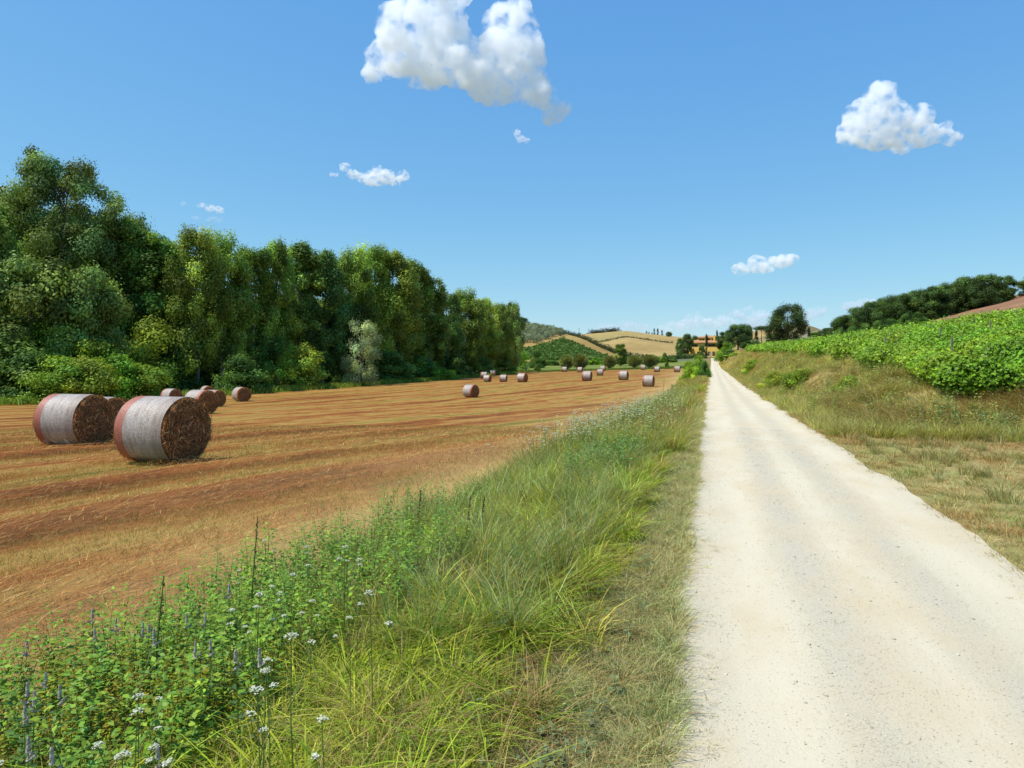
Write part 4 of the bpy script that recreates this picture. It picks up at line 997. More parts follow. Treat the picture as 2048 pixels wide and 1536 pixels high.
# blue green couch grass further along
mid2 = lambda xx, yy, rg: (xx > -3.75 - .012 * np.clip(yy - 20, 0, 99) + .35 * rg.random(len(xx))) & (xx < -.78 - .35 * rg.random(len(xx)))
tx, ty = cluster(1050, -3.8, -.9, 3.9, 15, 921, .05, 1.0, .8, mid2)
tussocks('couch_grass', tx, ty, 34, .08, (.28, .72), (.0022, .0052), .42, BLUE, 922, 3, BLUE + DRY[:1], (.15, .6), 'blue green upright couch grass on the verge', .18, (.06, -.02), .42)
tx, ty = cluster(1150, -3.4, -.8, 5.0, 17, 923, .1, 1.0, .9, mid2)
tussocks('mixed_grass', tx, ty, 36, .08, (.2, .6), (.0022, .0056), .6, YG + YG[:3] + DRY[:2], 924, 3, YG + DRY[:2], (.3, .9), 'yellow green and dry grass mixed into the couch grass', .22, (.06, -.02), .42)
tx, ty = cluster(900, -3.4, -.8, 1.8, 16, 927, .1, 1.3, 1.1, mid2)
tussocks('seed_stalks', tx, ty, 3, .03, (.45, .95), (.0011, .002), .5, DRY + [(.30, .30, .08), (.22, .11, .05), (.18, .085, .04)], 928, 4, DRY, (.2, .9), 'thin dry stalks rising above the verge grass', .5, (0, 0), .2, .03)
# verge grass beyond
tx, ty, u = scatter(4200, lambda y: xF(y) + .1, lambda y: eL(y) - .3, 13, 130, rng, 1.9)
k1 = fbm(tx * .5, ty * .25, 931)
a_ = k1 > .5
for sel, cols, hh, sd in ((a_, YG[:4] + GREY, (.3, .85), 932), (~a_, GREY + DRY + BLUE[:2], (.2, .6), 933)):
    tussocks('distant_verge_grass', tx[sel], ty[sel], 30, .16, hh, (.0018, .0035), .5, cols, sd, 2, None, (.2, .8), 'tall mixed grass on the verge running off beside the road' if sd == 932 else 'shorter dry grass on the verge running off beside the road', .25, thin=.07)
tx, ty, u = scatter(1500, lambda y: eL(y) - .55, lambda y: eL(y) + .03, 22, 140, rng, 1.6)
tussocks('distant_turf', tx, ty, 24, .14, (.05, .2), (.0018, .003), .9, GREEN_TURF + DRY[:1], 934, 2, None, (.2, .8), 'low turf beside the far part of the road', .25, thin=.07)
# leafy weeds at the near left: upright stems with leaf pairs
def leafy(name, x, y, H, leaf, cols, seed, per=26, label=None, spread=.1):
    rg = np.random.default_rng(seed); n = len(x); z = terrain(x, y)
    m = n * per; st = np.repeat(np.arange(n), per); t = np.tile(np.linspace(.08, 1, per), n)
    an = rg.random(m) * 6.2832; ln = lean(n, .16, rg)
    px_ = x[st] + ln[st, 0] * (H[st] * t ** 1.4); py_ = y[st] + ln[st, 1] * (H[st] * t ** 1.4); pz_ = z[st] + H[st] * t
    L = leaf * (1.15 - .65 * t) * (.7 + .6 * rg.random(m))
    al = np.stack([np.cos(an), np.sin(an), .25 * rg.normal(size=m) + .1], -1); al /= np.linalg.norm(al, axis=1, keepdims=True)
    P = np.stack([px_, py_, pz_], -1) + al * (L * .55 + spread * .1)[:, None]
    up = np.array((0, 0, 1.0)) + rnd_dir(m, rg) * .55; Nn = up - al * np.sum(up * al, 1, keepdims=True); Nn /= np.linalg.norm(Nn, axis=1, keepdims=True)
    V, Fq = leaf_quads(P, Nn, L, rg, .55, along=al)
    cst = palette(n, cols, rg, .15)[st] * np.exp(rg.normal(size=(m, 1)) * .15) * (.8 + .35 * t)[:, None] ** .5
    # stems
    sw = np.full(n, .0028); Ps = np.stack([x, y, z - .02], -1)
    K = 5; Vs = np.empty((n, K, 3)); an2 = rg.random(n) * 6.28; sd = np.stack([np.cos(an2), np.sin(an2), np.zeros(n)], -1) * .0028
    mid_ = np.stack([x + ln[:, 0] * H * .38, y + ln[:, 1] * H * .38, z + H * .5], -1); tip_ = np.stack([x + ln[:, 0] * H, y + ln[:, 1] * H, z + H], -1)
    Vs[:, 0] = Ps - sd; Vs[:, 1] = Ps + sd; Vs[:, 2] = mid_ + sd * .8; Vs[:, 3] = mid_ - sd * .8; Vs[:, 4] = tip_
    b = len(V) + (np.arange(n) * K)[:, None]
    Cs = np.repeat(palette(n, [(.12, .15, .04)], rg), K, 0)
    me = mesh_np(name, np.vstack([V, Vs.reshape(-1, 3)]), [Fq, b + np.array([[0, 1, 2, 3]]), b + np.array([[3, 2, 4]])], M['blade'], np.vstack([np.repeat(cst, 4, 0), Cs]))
    return stuff(name, me, label)
edgeL = lambda xx, yy, rg: (xx < -1.95 - .35 * rg.random(len(xx)) + .10 * (yy - 3) * (yy < 3)) & (xx > -4.3 + .45 * rg.random(len(xx)))
x, y = cluster(900, -4.4, -1.7, 1.1, 6.2, 941, .2, 1.0, 1.0, edgeL); n = len(x)
leafy('weed_leaves', x, y, .28 + .34 * rng.random(n), .062, [(.17, .32, .035), (.21, .35, .03), (.14, .27, .04), (.25, .35, .035)], 942, 30, 'dense green leafy weeds at the near end of the verge')
x, y = cluster(330, -4.2, -1.6, 1.0, 3.6, 943, .3, 1.0, 1.4, edgeL); n = len(x)
leafy('feathery_weeds', x, y, .25 + .25 * rng.random(n), .034, [(.27, .25, .012), (.24, .22, .015), (.30, .25, .02)], 944, 70, 'yellowish feathery weeds among the green leafy ones')
x, y = cluster(260, -4.3, -2.6, 5.0, 9.0, 945, .25, 1.0, 1.2); n = len(x)
leafy('mint_leaves', x, y, .35 + .3 * rng.random(n), .05, [(.18, .32, .045), (.15, .27, .05)], 946, 30, 'patch of green weeds on the field side of the verge')
x, y = cluster(160, -2.1, -1.1, 9.5, 13.0, 947, .25, 1.0, 1.2); n = len(x)
leafy('thistle_leaves', x, y, .35 + .3 * rng.random(n), .075, [(.15, .29, .05), (.17, .26, .08)], 948, 24, 'bright green broad leaved weeds half way along the verge')
x, y = cluster(330, -1.7, -.45, 1.8, 12.0, 949, .3, 1.5, 1.6); n = len(x)
leafy('rosette_leaves', x, y, .05 + .07 * rng.random(n), .06, [(.18, .24, .11), (.15, .20, .08)], 950, 14, 'grey green rosettes close to the road edge')
x, y = cluster(420, -3.9, -.9, 14, 40, 951, .1, 1.5, .6); n = len(x)
leafy('hedge_parsley_leaves', x, y, .5 + .5 * rng.random(n), .10, [(.32, .37, .13), (.37, .40, .17), (.28, .34, .11)], 952, 26, 'pale green feathery weeds beneath the white flowers')
# right side: flat dry corner, then the grassy bank
tx, ty, u = scatter(5200, lambda y: eR(y) + 0 * y, lambda y: eR(y) + 11, 3.0, 25, rng, 1.0)
k1 = fbm(tx * .6, ty * .6, 961); off = tx - eR(ty)
gr = k1 + .35 * np.exp(-((off - 1.0) / .7) ** 2) - .3 * sstep(12, 17, ty) + .12 * rng.normal(size=len(tx)) > .55
tussocks('dry_corner_grass', tx[~gr], ty[~gr], 34, .15, (.05, .24), (.0014, .0028), 1.1, DRY + [(.3, .17, .075), (.34, .22, .10)], 962, 2, None, (.3, 1.0), 'short dry tawny grass on the flat right of the road', .2, (0, 0), thin=.05)
tussocks('corner_turf', tx[gr], ty[gr], 40, .13, (.05, .24), (.0014, .003), .9, GREEN_TURF + [(.2, .29, .07), (.26, .3, .08)], 963, 2, None, (.3, .9), 'grey green grass on the flat right of the road', .25, (0, 0), thin=.05)
tx, ty, u = scatter(1300, lambda y: eR(y) - .03, lambda y: eR(y) + .7, 3.0, 40, rng, 1.3)
tussocks('right_edge_turf', tx, ty, 34, .09, (.03, .13), (.0013, .0026), 1.2, GREEN_TURF + DRY[:1], 964, 2, None, (.3, .9), 'low dusty turf along the right road edge', .3, (0, 0), thin=.05)
tx, ty, u = scatter(420, lambda y: eR(y) + .3, lambda y: eR(y) + 8, 4.0, 17, rng, 1.0)
tussocks('corner_tufts', tx, ty, 46, .1, (.2, .5), (.0016, .0034), .6, GREY + BLUE[:2] + DRY[:1], 965, 3, DRY, (.3, .9), 'taller tufts standing in the dry grass right of the road', .3, (0, 0), thin=.04)
tx, ty, u = scatter(12500, lambda y: eR(y) + .1, lambda y: 7.4 + 8.0 * sstep(36, 18, y), 17.0, 160, rng, 2.0)
k1 = fbm(tx * .45, ty * .3, 971); k2 = fbm(tx * .8, ty * .8, 973)
sel = (k1 + .06 * RNG.normal(size=len(k1)) > .43 - .06 * (tx < 4.5))
BG = [(.41, .45, .085), (.35, .43, .10), (.48, .47, .11), (.49, .46, .15), (.28, .36, .06), (.30, .37, .12)]
BD = DRY[:3] + [(.46, .39, .13), (.52, .43, .17), (.40, .36, .12)]
tussocks('bank_grass', tx[sel], ty[sel], 36, .17, (.2, .9), (.0016, .0036), .55, BG, 974, 2, BD, (.4, 1.0), 'olive green tufted grass on the bank between road and vineyard', .2, (-.08, -.08), .34, .04)
tussocks('dry_bank_grass', tx[~sel], ty[~sel], 34, .17, (.15, .6), (.0016, .0036), .8, BD, 975, 2, BD, (.4, 1.0), 'straw coloured tufted grass on the bank between road and vineyard', .3, (-.08, -.08), .34, .04)
x, y = cluster(620, 3.2, 7.2, 18.5, 75, 981, .34, 1.8, .5, lambda xx, yy, rg: xx < 6.9); n = len(x)
leafy('bank_weeds', x, y, .35 + .5 * rng.random(n), .11, [(.26, .32, .08), (.30, .33, .06), (.20, .28, .10)], 982, 26, 'olive and grey green weeds scattered over the grassy bank')
tx, ty, u = scatter(1500, lambda y: eR(y) + .1, lambda y: 9.5 + 0 * y, 130, 330, rng, 1.2)
tussocks('distant_bank_grass', tx, ty, 26, .35, (.3, .8), (.004, .007), .6, BG[:4] + BD[:2], 985, 2, None, (.4, 1.0), 'pale grass on the far end of the bank', .2, (0, 0), .3, .02)
# dark matted tussocks on the front of the bank
tx, ty = cluster(900, 3.8, 13, 18.6, 27, 976, .34, 1.0, .5)
tussocks('bank_tussocks', tx, ty, 56, .24, (.4, 1.0), (.003, .006), .9, [(.22, .20, .03), (.28, .23, .05), (.17, .17, .03), (.33, .24, .07)], 977, 3, BD, (.6, 1.05), 'big dark olive tussocks on the front of the bank', .3, (-.3, -.2), thin=.02)
tx, ty, u = scatter(900, lambda y: eR(y) + .1, lambda y: eR(y) + 1.0, 20, 150, rng, 1.7)
tussocks('bank_foot_turf', tx, ty, 28, .16, (.08, .25), (.0018, .003), .9, GREEN_TURF, 978, 2, None, (.3, .9), 'grey green turf at the foot of the bank', .2, (0, 0), thin=.06)
# stubble and strewn hay on the field
x, y, u = scatter(210000, lambda y: xF(y) - 26 * np.clip(y / 14, .25, 1), lambda y: xF(y) + .5, 1.5, 26, rng, 1.3); n = len(x)
sw = swath(x, y)
cc = np.where(((sw > .35 + .5 * rng.normal(size=n)) & (xF(y) - x > .6 + 1.3 * rng.random(n)))[:, None], palette(n, [(.36, .12, .028), (.26, .08, .02), (.42, .18, .045)], rng), palette(n, [(.46, .30, .10), (.38, .23, .07), (.24, .21, .04), (.17, .20, .035)], rng))
fr = (xF(y) - x < .5 + 1.5 * rng.random(n)); cc[fr] = palette(int(fr.sum()), [(.66, .50, .22), (.56, .40, .16), (.48, .33, .12), (.40, .25, .09)], rng)
stuff('stubble', grass('stubble', x, y, .03 + .08 * rng.random(n), .0020 + .00024 * y, lean(n, .55, rng), .5 * rng.random(n), cc, 1, rng, 'straw', zoff=.03), 'cut straw stubble standing on the near hay field')
n = 120000; x, y, u = scatter(n, lambda y: xF(y) - 24 * np.clip(y / 14, .25, 1), lambda y: xF(y) - .2, 1.5, 24, rng, 1.3)
ok = (swath(x, y) > .1 + .5 * rng.normal(size=n)) & (xF(y) - x > .7 + 1.4 * rng.random(n)); x = x[ok]; y = y[ok]; n = len(x)
Lh = .10 + .22 * rng.random(n); a = rng.normal(size=n) * .6 + math.radians(14)
dirv = np.stack([np.sin(a), np.cos(a)], -1) * 6.0
pile = np.clip(fbm(x * .9, y * .5, 93) - .45, 0, 1) * .35
P = np.stack([x, y, terrain(x, y) + .045 * swath(x, y) + .03 + (.03 + pile) * rng.random(n)], -1)
me = blade_mesh('strewn_hay', P, Lh * .16, .0022 + .00018 * y, dirv, .9 * rng.random(n), palette(n, [(.40, .14, .032), (.50, .22, .055), (.30, .09, .022), (.62, .42, .15), (.20, .07, .022), (.14, .05, .018)], rng, .3), 2, M['straw'], rng)
stuff('strewn_hay', me, 'loose reddish hay lying in swaths on the near field')
# grass skirt along the wood
n = 26000; px = rng.uniform(-80, 1030, n); dd = np.interp(px, [-80, 0, 300, 500, 700, 850, 950, 1030], [66, 69, 78, 92, 110, 134, 162, 196]) + rng.normal(size=n) * 1.3
x = FW[0] * dd + RT[0] * (px - 1024) / F * dd; y = FW[1] * dd + RT[1] * (px - 1024) / F * dd
stuff('wood_edge_grass', grass('wood_edge_grass', x, y, .3 + .8 * rng.random(n), .03 + .0006 * dd * rng.random(n), lean(n, .35, rng), .5 * rng.random(n), palette(n, [(.24, .36, .04), (.3, .36, .05), (.17, .28, .04)], rng), 2, rng), 'green grass fringe between the field and the wood')
n = 9000; px = rng.uniform(1010, 1380, n); dd = rng.uniform(222, 232, n)
x = FW[0] * dd + RT[0] * (px - 1024) / F * dd; y = FW[1] * dd + RT[1] * (px - 1024) / F * dd
stuff('meadow_grass', grass('meadow_grass', x, y, .25 + .5 * rng.random(n), .08 + .08 * rng.random(n), lean(n, .3, rng), .3 * rng.random(n), palette(n, [(.13, .2, .03), (.17, .22, .04)], rng), 1, rng), 'green meadow grass at the far edge of the field')
# stones lying on the road
def stones(n, seed):
    rg = np.random.default_rng(seed); y = 1.6 + 17 * rg.random(n) ** 1.8; u = rg.random(n)
    lane = rg.choice(4, n, p=[.32, .26, .24, .18]); l, r = eL(y), eR(y)
    x = np.where(lane == 0, .74 + .2 * rg.normal(size=n), np.where(lane == 1, 1.5 + .22 * rg.normal(size=n), np.where(lane == 2, l + np.abs(rg.normal(size=n)) * .2, l + (r - l) * u)))
    ok = (x > l - .03) & (x < r + .03); x = x[ok]; y = y[ok]; n = len(x)
    s = .0020 + .0034 * rg.random(n) ** 3 + .010 * (rg.random(n) < .008) * rg.random(n); s = s * (1 + .03 * y)
    o8 = np.array([(1, 0, 0), (-1, 0, 0), (0, 1, 0), (0, -1, 0), (0, 0, 1), (0, 0, -1)], float)
    f8 = np.array([(0, 2, 4), (2, 1, 4), (1, 3, 4), (3, 0, 4), (2, 0, 5), (1, 2, 5), (3, 1, 5), (0, 3, 5)])
    V = o8[None] * (s[:, None, None] * (.6 + .7 * rg.random((n, 6, 1)))) ; V[:, :, 2] *= .5
    a = rg.random(n) * 6.28; c, sn = np.cos(a)[:, None], np.sin(a)[:, None]
    X = V[:, :, 0] * c - V[:, :, 1] * sn + x[:, None]; Y = V[:, :, 0] * sn + V[:, :, 1] * c + y[:, None]
    Z = V[:, :, 2] + road_z(x, y)[:, None] + s[:, None] * .12
    col = palette(n, [(.54, .49, .38), (.48, .44, .34), (.60, .56, .45), (.42, .38, .30), (.5, .42, .30)], rg, .12)
    return mesh_np('gravel', np.stack([X, Y, Z], -1).reshape(-1, 3), [(f8[None] + (np.arange(n) * 6)[:, None, None]).reshape(-1, 3)], M['stone'], np.repeat(col, 6, 0))
m, nt, bs, out = newmat('stone'); nt.links.new(attr(nt), bs.inputs['Base Color']); bs.inputs['Roughness'].default_value = .85; M['stone'] = m
stuff('gravel', stones(70000, 981), 'pale gravel stones lying on the white road')

# ---- plants one can count: wild carrots, mint spikes, dry docks
def carrot_proto(seed, H, big=1.0):
    rg = np.random.default_rng(seed); st = MB(); heads = []
    st.tube([(0, 0, -.03), (.02, 0, H * .5), (.03, .01, H)], [.0035, .0025, .0018], 5); heads.append(((.03, .01, H), .023))
    for k in range(1 + seed % 2):
        a = rg.random() * 6.28; b = H * (.45 + .25 * rg.random()); e = (.10 * math.cos(a), .10 * math.sin(a), H * (.82 + .12 * rg.random()))
        st.tube([(.02, 0, b), (e[0] * .6, e[1] * .6, (b + e[2]) / 2), e], [.0026, .002, .0016], 4); heads.append((e, .012 + .009 * rg.random()))
    out = []
    for (c, r) in heads:
        r = r * big; n = int(60 * r / .026); q = r * np.sqrt(rg.random(n)); a = rg.random(n) * 6.28
        P = np.stack([c[0] + q * np.cos(a), c[1] + q * np.sin(a), c[2] + .008 - .35 * q * q / r + .003 * rg.normal(size=n)], -1)
        Nn = np.array((0, 0, 1.)) + rnd_dir(n, rg) * .5; Nn /= np.linalg.norm(Nn, axis=1, keepdims=True)
        v, f = leaf_quads(P, Nn, .006 + .004 * rg.random(n), rg, .9)
        out.append(mesh_np('umbel', v, [f], M['petal'], np.repeat(palette(n, [(.60, .62, .52), (.52, .56, .42), (.66, .66, .58)], rg, .1), 4, 0)))
        for k in range(7):
            w = k * .9; st.tube([(c[0], c[1], c[2] - .012), (c[0] + r * .8 * math.cos(w), c[1] + r * .8 * math.sin(w), c[2] + .002)], [.001, .0007], 3)
    return st.mesh('carrot_stem', M['stem']), out
M['stem'] = plain('green_stem', (.13, .18, .04), .7)
CP = [carrot_proto(1000 + i, .62 + .06 * i) for i in range(4)]
CP2 = [carrot_proto(1100 + i, .62 + .06 * i, 1.8) for i in range(4)]
def carrot(x, y, s, lab, grp, k, CP=CP):
    o = empty('wild_carrot', (x, y, tz(x, y)), RNG.random() * 6.28); o.scale = (s, s, s); tag(o, lab, 'flower', grp)
    link('stem', CP[k % 4][0], o)
    for h in CP[k % 4][1]: link('flower_head', h, o)
for k, (px, py) in enumerate([(535, 1082), (613, 1096), (712, 1118), (484, 1140), (575, 1150), (690, 1092), (468, 1245), (522, 1215), (505, 1190), (622, 1200), (540, 1326), (515, 1345), (285, 1385), (258, 1424), (258, 1500), (295, 1502), (520, 1388), (745, 1190), (700, 1240), (12, 1520), (590, 1265), (560, 1190), (655, 1445)]):
    # the head stands about 0.6 m up the slope of the verge
    best = None
    for d in np.linspace(1.6, 9, 150):
        xx, yy = at(px, d); hz = zat(py, d) - tz(xx, yy)
        e = abs(hz - .58 - .06 * (k % 3))
        if best is None or e < best[0]: best = (e, xx, yy, hz)
    carrot(best[1], best[2], best[3] / (.62 + .06 * (k % 4)), 'wild carrot with white umbels among the leafy weeds of the near verge', 'wild carrots in the near verge', k)
rng = np.random.default_rng(1010)
for k in range(298):
    while True:
        y = 12 + 22 * rng.random() ** 1.2; x = rng.uniform(-3.9 - .01 * y, -1.5)
        if fbm(np.array([x * .5]), np.array([y * .35]), 1011)[0] > .42 + .03 * (y - 12) / 10: break
    carrot(x, y, .8 + .4 * rng.random(), 'wild carrot in the white flowering patch half way along the verge', 'wild carrots in the flowering patch', k, CP2)
def mint_proto(seed, H):
    rg = np.random.default_rng(seed); st = MB(); st.tube([(0, 0, -.03), (.02, 0, H * .5), (.03, .0, H)], [.0035, .003, .002], 5)
    V = []; C = []
    for (c, L, tilt) in [((.03, 0, H), .06, (0, 0))] + [((.03, 0, H - .03), .035, (math.cos(a), math.sin(a))) for a in rg.random(2) * 6.28]:
        n = int(150 * L / .08); t = rg.random(n); a = rg.random(n) * 6.28; r = .008 * (1.1 - .6 * t)
        P = np.stack([c[0] + tilt[0] * t * L * .8 + r * np.cos(a), c[1] + tilt[1] * t * L * .8 + r * np.sin(a), c[2] + t * L * (1 if tilt == (0, 0) else .6)], -1)
        Nn = np.stack([np.cos(a), np.sin(a), np.full(n, .4)], -1); Nn /= np.linalg.norm(Nn, axis=1, keepdims=True)
        v, _ = leaf_quads(P, Nn, np.full(n, .009), rg, .9); V.append(v); C.append(np.repeat(palette(n, [(.56, .48, .48), (.44, .39, .37), (.66, .58, .56), (.3, .33, .2)], rg, .12), 4, 0))
    lv = []
    n = 22; t = np.linspace(.1, .95, n); a = np.arange(n) * 1.9
    al = np.stack([np.cos(a), np.sin(a), np.full(n, .15)], -1); P = np.stack([.03 * t, 0 * t, H * t], -1) + al * .03
    Nn = np.stack([-.15 * np.cos(a), -.15 * np.sin(a), np.ones(n)], -1)
    v, f = leaf_quads(P, Nn, .065 * (1.1 - .6 * t), rg, .5, along=al)
    V = np.vstack(V)
    return st.mesh('mint_stem', M['stem']), mesh_np('mint_spike', V, [np.arange(len(V)).reshape(-1, 4)], M['petal'], np.vstack(C)), mesh_np('mint_leaf', v, [f], M['blade'], np.repeat(palette(n, [(.085, .155, .04)], rg), 4, 0))
MP = [mint_proto(1020 + i, .5 + .05 * i) for i in range(3)]
for k, (px, py) in enumerate([(183, 1240), (222, 1258), (196, 1275), (42, 1305), (282, 1268), (304, 1262), (315, 1275), (380, 1243), (418, 1240), (458, 1190), (380, 1305), (410, 1300), (485, 1325), (510, 1318), (100, 1365), (62, 1395), (122, 1390), (48, 1440), (55, 1415), (50, 1500), (302, 1515), (120, 1530)]):
    best = None
    for d in np.linspace(1.6, 9, 150):
        xx, yy = at(px, d); hz = zat(py, d) - tz(xx, yy); e = abs(hz - .5)
        if best is None or e < best[0]: best = (e, xx, yy, hz)
    o = empty('mint_plant', (best[1], best[2], tz(best[1], best[2])), RNG.random() * 6.28); s = best[3] / (.5 + .05 * (k % 3)); o.scale = (s, s, s)
    tag(o, 'wild mint with lilac flower spikes in the near left weeds', 'flower', 'flowering mints in the near verge')
    for nm, me in zip(('stem', 'flower_spike', 'leaves'), MP[k % 3]): link(nm, me, o)
M['dockb'] = plain('dry_dock', (.10, .045, .022), .9)
def dock(px, py, d, h, lab, col='dockb', leafc=None):
    x, y = at(px, d); rg = np.random.default_rng(int(px)); st = MB(); z0 = tz(x, y)
    st.tube([(0, 0, -.03), (.02, 0, h * .5), (.05, .02, h)], [.006, .005, .003], 5)
    n = 90; t = .45 + .55 * rg.random(n) ** 1.2; t = t - .03 * np.sin(t * 60); a = rg.random(n) * 6.28; r = (.004 + .016 * rg.random(n)) * (1.35 - t)
    P = np.stack([.05 * t + r * np.cos(a), .02 * t + r * np.sin(a), h * t], -1)
    v, f = leaf_quads(P, rnd_dir(n, rg), .012 + .012 * rg.random(n), rg, .6)
    o = empty('seed_stalk', (x, y, z0)); tag(o, lab, 'weed'); st.build('stem', M[col], o)
    link('seed_head', mesh_np('seed_head', v, [f], M['petal'], np.repeat(palette(n, leafc or [(.17, .075, .035), (.22, .11, .05), (.12, .05, .03)], rg), 4, 0)), o)
dock(930, 1100, 6.6, .6, 'dark brown dry dock stalk standing in the middle of the verge')
dock(832, 1010, 7.6, .62, 'thin brown dry dock stalk left of the darker one')
dock(958, 1090, 6.9, .52, 'short dry dock stalk close behind the dark brown one')
dock(500, 1190, 4.9, .95, 'tall green seed stalk leaning over the leafy weeds', 'stem', [(.09, .14, .05), (.12, .16, .06)])
dock(308, 1230, 4.0, .8, 'thin green stalk rising from the leafy weeds at the left', 'stem', [(.09, .14, .04), (.11, .15, .05)])
dock(1325, 800, 22, 1.25, 'tall blue green mullein stalk beside the white flowering patch', 'stem', [(.09, .14, .08), (.12, .17, .10)])
# bushes on the left edge of the road
RB = 'bushes on the left edge of the road'
tree_px('bush0', 1396, 710, 92, 46, 'bush', 'feathery green bush left of the road, the taller of the pair', 'shrub', RB, sink=.1)
tree_px('bush2', 1408, 722, 84, 26, 'bush', 'darker green bush at the very edge of the road', 'shrub', RB, sink=.1)
tree_px('bush1', 1378, 722, 104, 30, 'bush', 'pale green bush leaning into the field beside the road', 'shrub', RB, sink=.1)

# ------------------------------------------------------------------ clouds
def mat_cloud(name, dens, feat):
    """vapour whose density breaks up into wisps of about feat metres"""
    m = bpy.data.materials.new(name); m.use_nodes = True; nt = m.node_tree; nt.nodes.remove(nt.nodes['Principled BSDF'])
    tc = N(nt, 'ShaderNodeTexCoord')
    n1 = noise(nt, 1.0 / feat, 6, .62, vec=tc.outputs['Object'])
    mr = N(nt, 'ShaderNodeMapRange'); mr.interpolation_type = 'SMOOTHSTEP'; mr.inputs[1].default_value = .43; mr.inputs[2].default_value = .66
    mr.inputs[3].default_value = 0.0; mr.inputs[4].default_value = dens; nt.links.new(n1, mr.inputs[0])
    v = N(nt, 'ShaderNodeVolumeScatter'); v.inputs['Color'].default_value = (1, 1, 1, 1); v.inputs['Anisotropy'].default_value = .0
    nt.links.new(mr.outputs[0], v.inputs['Density'])
    nt.links.new(v.outputs[0], nt.nodes['Material Output'].inputs['Volume'])
    m.volume_intersection_method = 'ACCURATE' if hasattr(m, 'volume_intersection_method') else 0
    return m
def cloud(blobs, D, dens, label, seed, vox=None, puff=.35, group='white clouds in the blue sky'):
    """blobs: (px, py, radius px, squash); puffy body of vapour at its own distance"""
    rg = np.random.default_rng(seed); k = D / F
    cx = np.mean([b[0] for b in blobs]); cy_ = np.mean([b[1] for b in blobs])
    ox, oy = at(cx, D); oz = zat(cy_, D)
    bm = bmesh.new(); rmax = max(b[2] for b in blobs) * k
    for px, py, r, sq in blobs:
        n0 = len(bm.verts)
        bmesh.ops.create_icosphere(bm, subdivisions=3, radius=r * k)
        bm.verts.ensure_lookup_table()
        off = Vector(((px - cx) * k, rg.normal() * rmax * .25, -(py - cy_) * k))
        for v in bm.verts[n0:]:
            v.co.z *= sq; v.co = v.co + off
    me = bpy.data.meshes.new('cloud'); bm.to_mesh(me); bm.free(); me.materials.append(mat_cloud('cloud_vapour', dens, rmax * .55))
    o = link('cloud', me); o.location = (ox, oy, oz); o.rotation_euler = (0, 0, YAW); tag(o, label, 'cloud', group)
    md = o.modifiers.new('fuse', 'REMESH'); md.mode = 'VOXEL'; md.voxel_size = vox or rmax / 14
    for sc, st, nm in ((.9, puff * 1.1, 'billow'), (.33, puff * .7, 'puff'), (.13, puff * .42, 'wisp')):
        t = bpy.data.textures.new(nm, 'CLOUDS'); t.noise_scale = rmax * sc; t.noise_depth = 2; t.noise_basis = 'ORIGINAL_PERLIN' if nm == 'wisp' else 'BLENDER_ORIGINAL'
        ds = o.modifiers.new(nm, 'DISPLACE'); ds.texture = t; ds.strength = rmax * st; ds.mid_level = .5; ds.texture_coords = 'LOCAL'
    return o
cloud([(870, 30, 62, 1), (820, 75, 60, 1), (775, 115, 48, .8), (740, 130, 24, .8), (890, 100, 70, .9), (850, 140, 60, .6), (930, 150, 60, .7), (1000, 130, 70, .9), (1020, 60, 58, 1), (1040, 25, 30, 1), (985, 50, 24, 1), (1045, 110, 50, 1), (1060, 180, 48, .7), (990, 180, 56, .6), (1080, 205, 34, .8), (1105, 218, 26, .8), (1128, 222, 18, 1), (860, -10, 55, 1), (910, -20, 30, 1), (1134, 203, 10, 1.8)],
      2600, .042, 'largest cumulus cloud, double topped, cut by the upper border', 3001)
cloud([(1760, 200, 38, 1), (1730, 235, 42, .9), (1700, 268, 30, .8), (1780, 240, 46, .9), (1830, 240, 30, .9), (1760, 275, 46, .5), (1830, 275, 44, .5), (1868, 264, 26, .8), (1890, 252, 15, .8), (1884, 272, 20, .8), (1902, 278, 19, .9), (1672, 285, 14, .7), (1690, 280, 24, .8)],
      2900, .042, 'compact cumulus cloud high at the right', 3002)
cloud([(692, 335, 12, .7), (708, 348, 14, .7), (668, 348, 9, .6), (735, 357, 18, .6), (755, 345, 14, 1), (765, 360, 20, .55), (785, 358, 18, .6), (805, 350, 13, .8), (750, 366, 16, .5), (738, 350, 15, .8), (776, 351, 15, .6), (722, 350, 13, .6)], 3200, .06, 'small ragged cloud above the poplars', 3003, puff=.5)
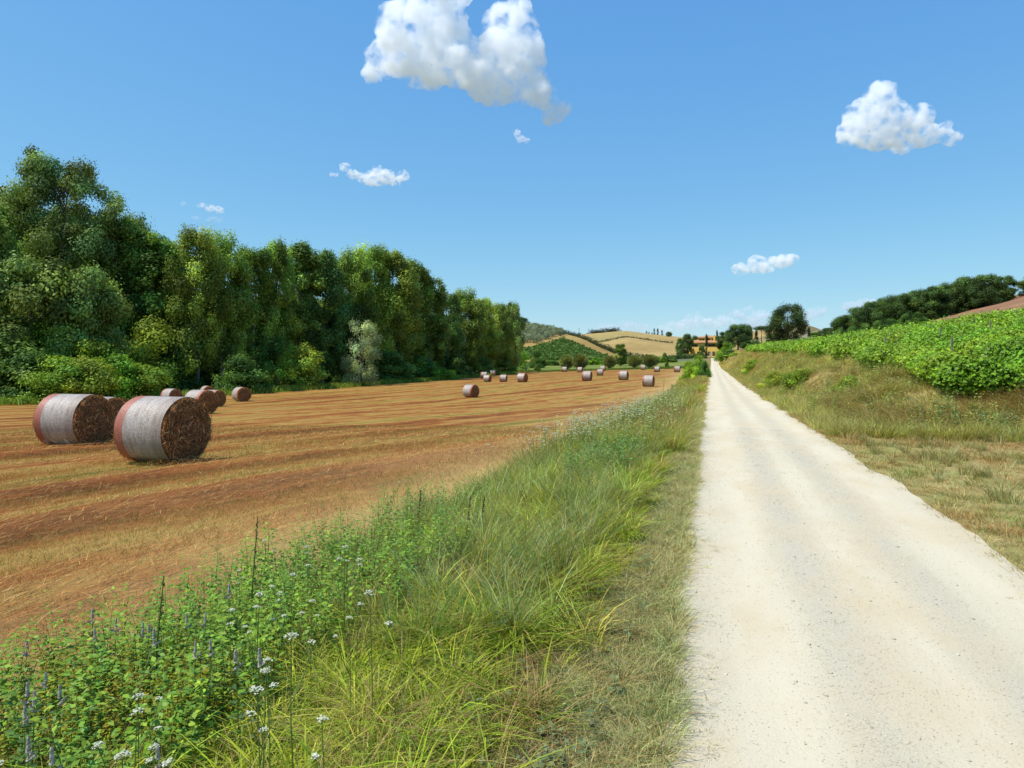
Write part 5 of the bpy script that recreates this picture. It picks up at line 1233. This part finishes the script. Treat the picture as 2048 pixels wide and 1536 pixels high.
cloud([(1035, 268, 9, 1), (1042, 276, 11, .7), (1052, 282, 8, .6)], 3000, .06, 'tiny wisp of cloud under the largest cloud', 3004, puff=.5)
cloud([(405, 411, 9, .6), (420, 416, 12, .6), (438, 420, 12, .6)], 3300, .05, 'small thin cloud above the wood at the left', 3005, puff=.5)
cloud([(425, 438, 12, .5), (440, 440, 9, .6), (390, 436, 8, .5)], 3300, .015, 'very faint wisp just below the small thin cloud', 3006, puff=.5)
cloud([(367, 407, 6, .8)], 3300, .03, 'dot of cloud left of the small thin cloud', 3007, puff=.5)
cloud([(1485, 536, 20, .6), (1510, 522, 18, .7), (1535, 528, 26, .55), (1565, 522, 24, .6), (1588, 516, 16, .7), (1520, 538, 24, .45)], 4200, .035, 'flat oval cloud above the lone oak', 3008, puff=.3)
cloud([(0, 376, 10, .8), (-14, 378, 14, .8)], 3400, .05, 'bit of cloud at the left border above the poplars', 3009, puff=.4)
cloud([(1350, 652, 22, .5), (1385, 635, 16, .8), (1380, 648, 24, .5), (1330, 658, 20, .4), (1400, 640, 12, .7)], 6000, .011, 'faint horizon cloud left of the villa roof', 3010, puff=.35)
cloud([(1425, 645, 24, .5), (1445, 640, 20, .6), (1462, 648, 18, .5)], 6000, .016, 'low horizon cloud over the villa', 3011, puff=.35)
cloud([(1480, 628, 16, .7), (1497, 622, 13, .8), (1520, 632, 20, .7), (1510, 645, 26, .5), (1555, 650, 20, .4)], 6200, .015, 'low horizon cloud between villa and lone oak', 3012, puff=.35)
cloud([(1625, 628, 24, .5), (1640, 622, 14, .8), (1610, 636, 20, .4)], 6200, .012, 'low horizon cloud right of the lone oak', 3013, puff=.35)
cloud([(1700, 612, 20, .5), (1725, 606, 18, .6), (1745, 606, 14, .6)], 6200, .015, 'low horizon cloud at the tip of the hillside wood', 3014, puff=.35)
cloud([(1215, 655, 24, .35), (1250, 652, 26, .4), (1285, 656, 22, .35)], 6400, .007, 'faint long cloud above the crest of the far hill', 3015, puff=.35)
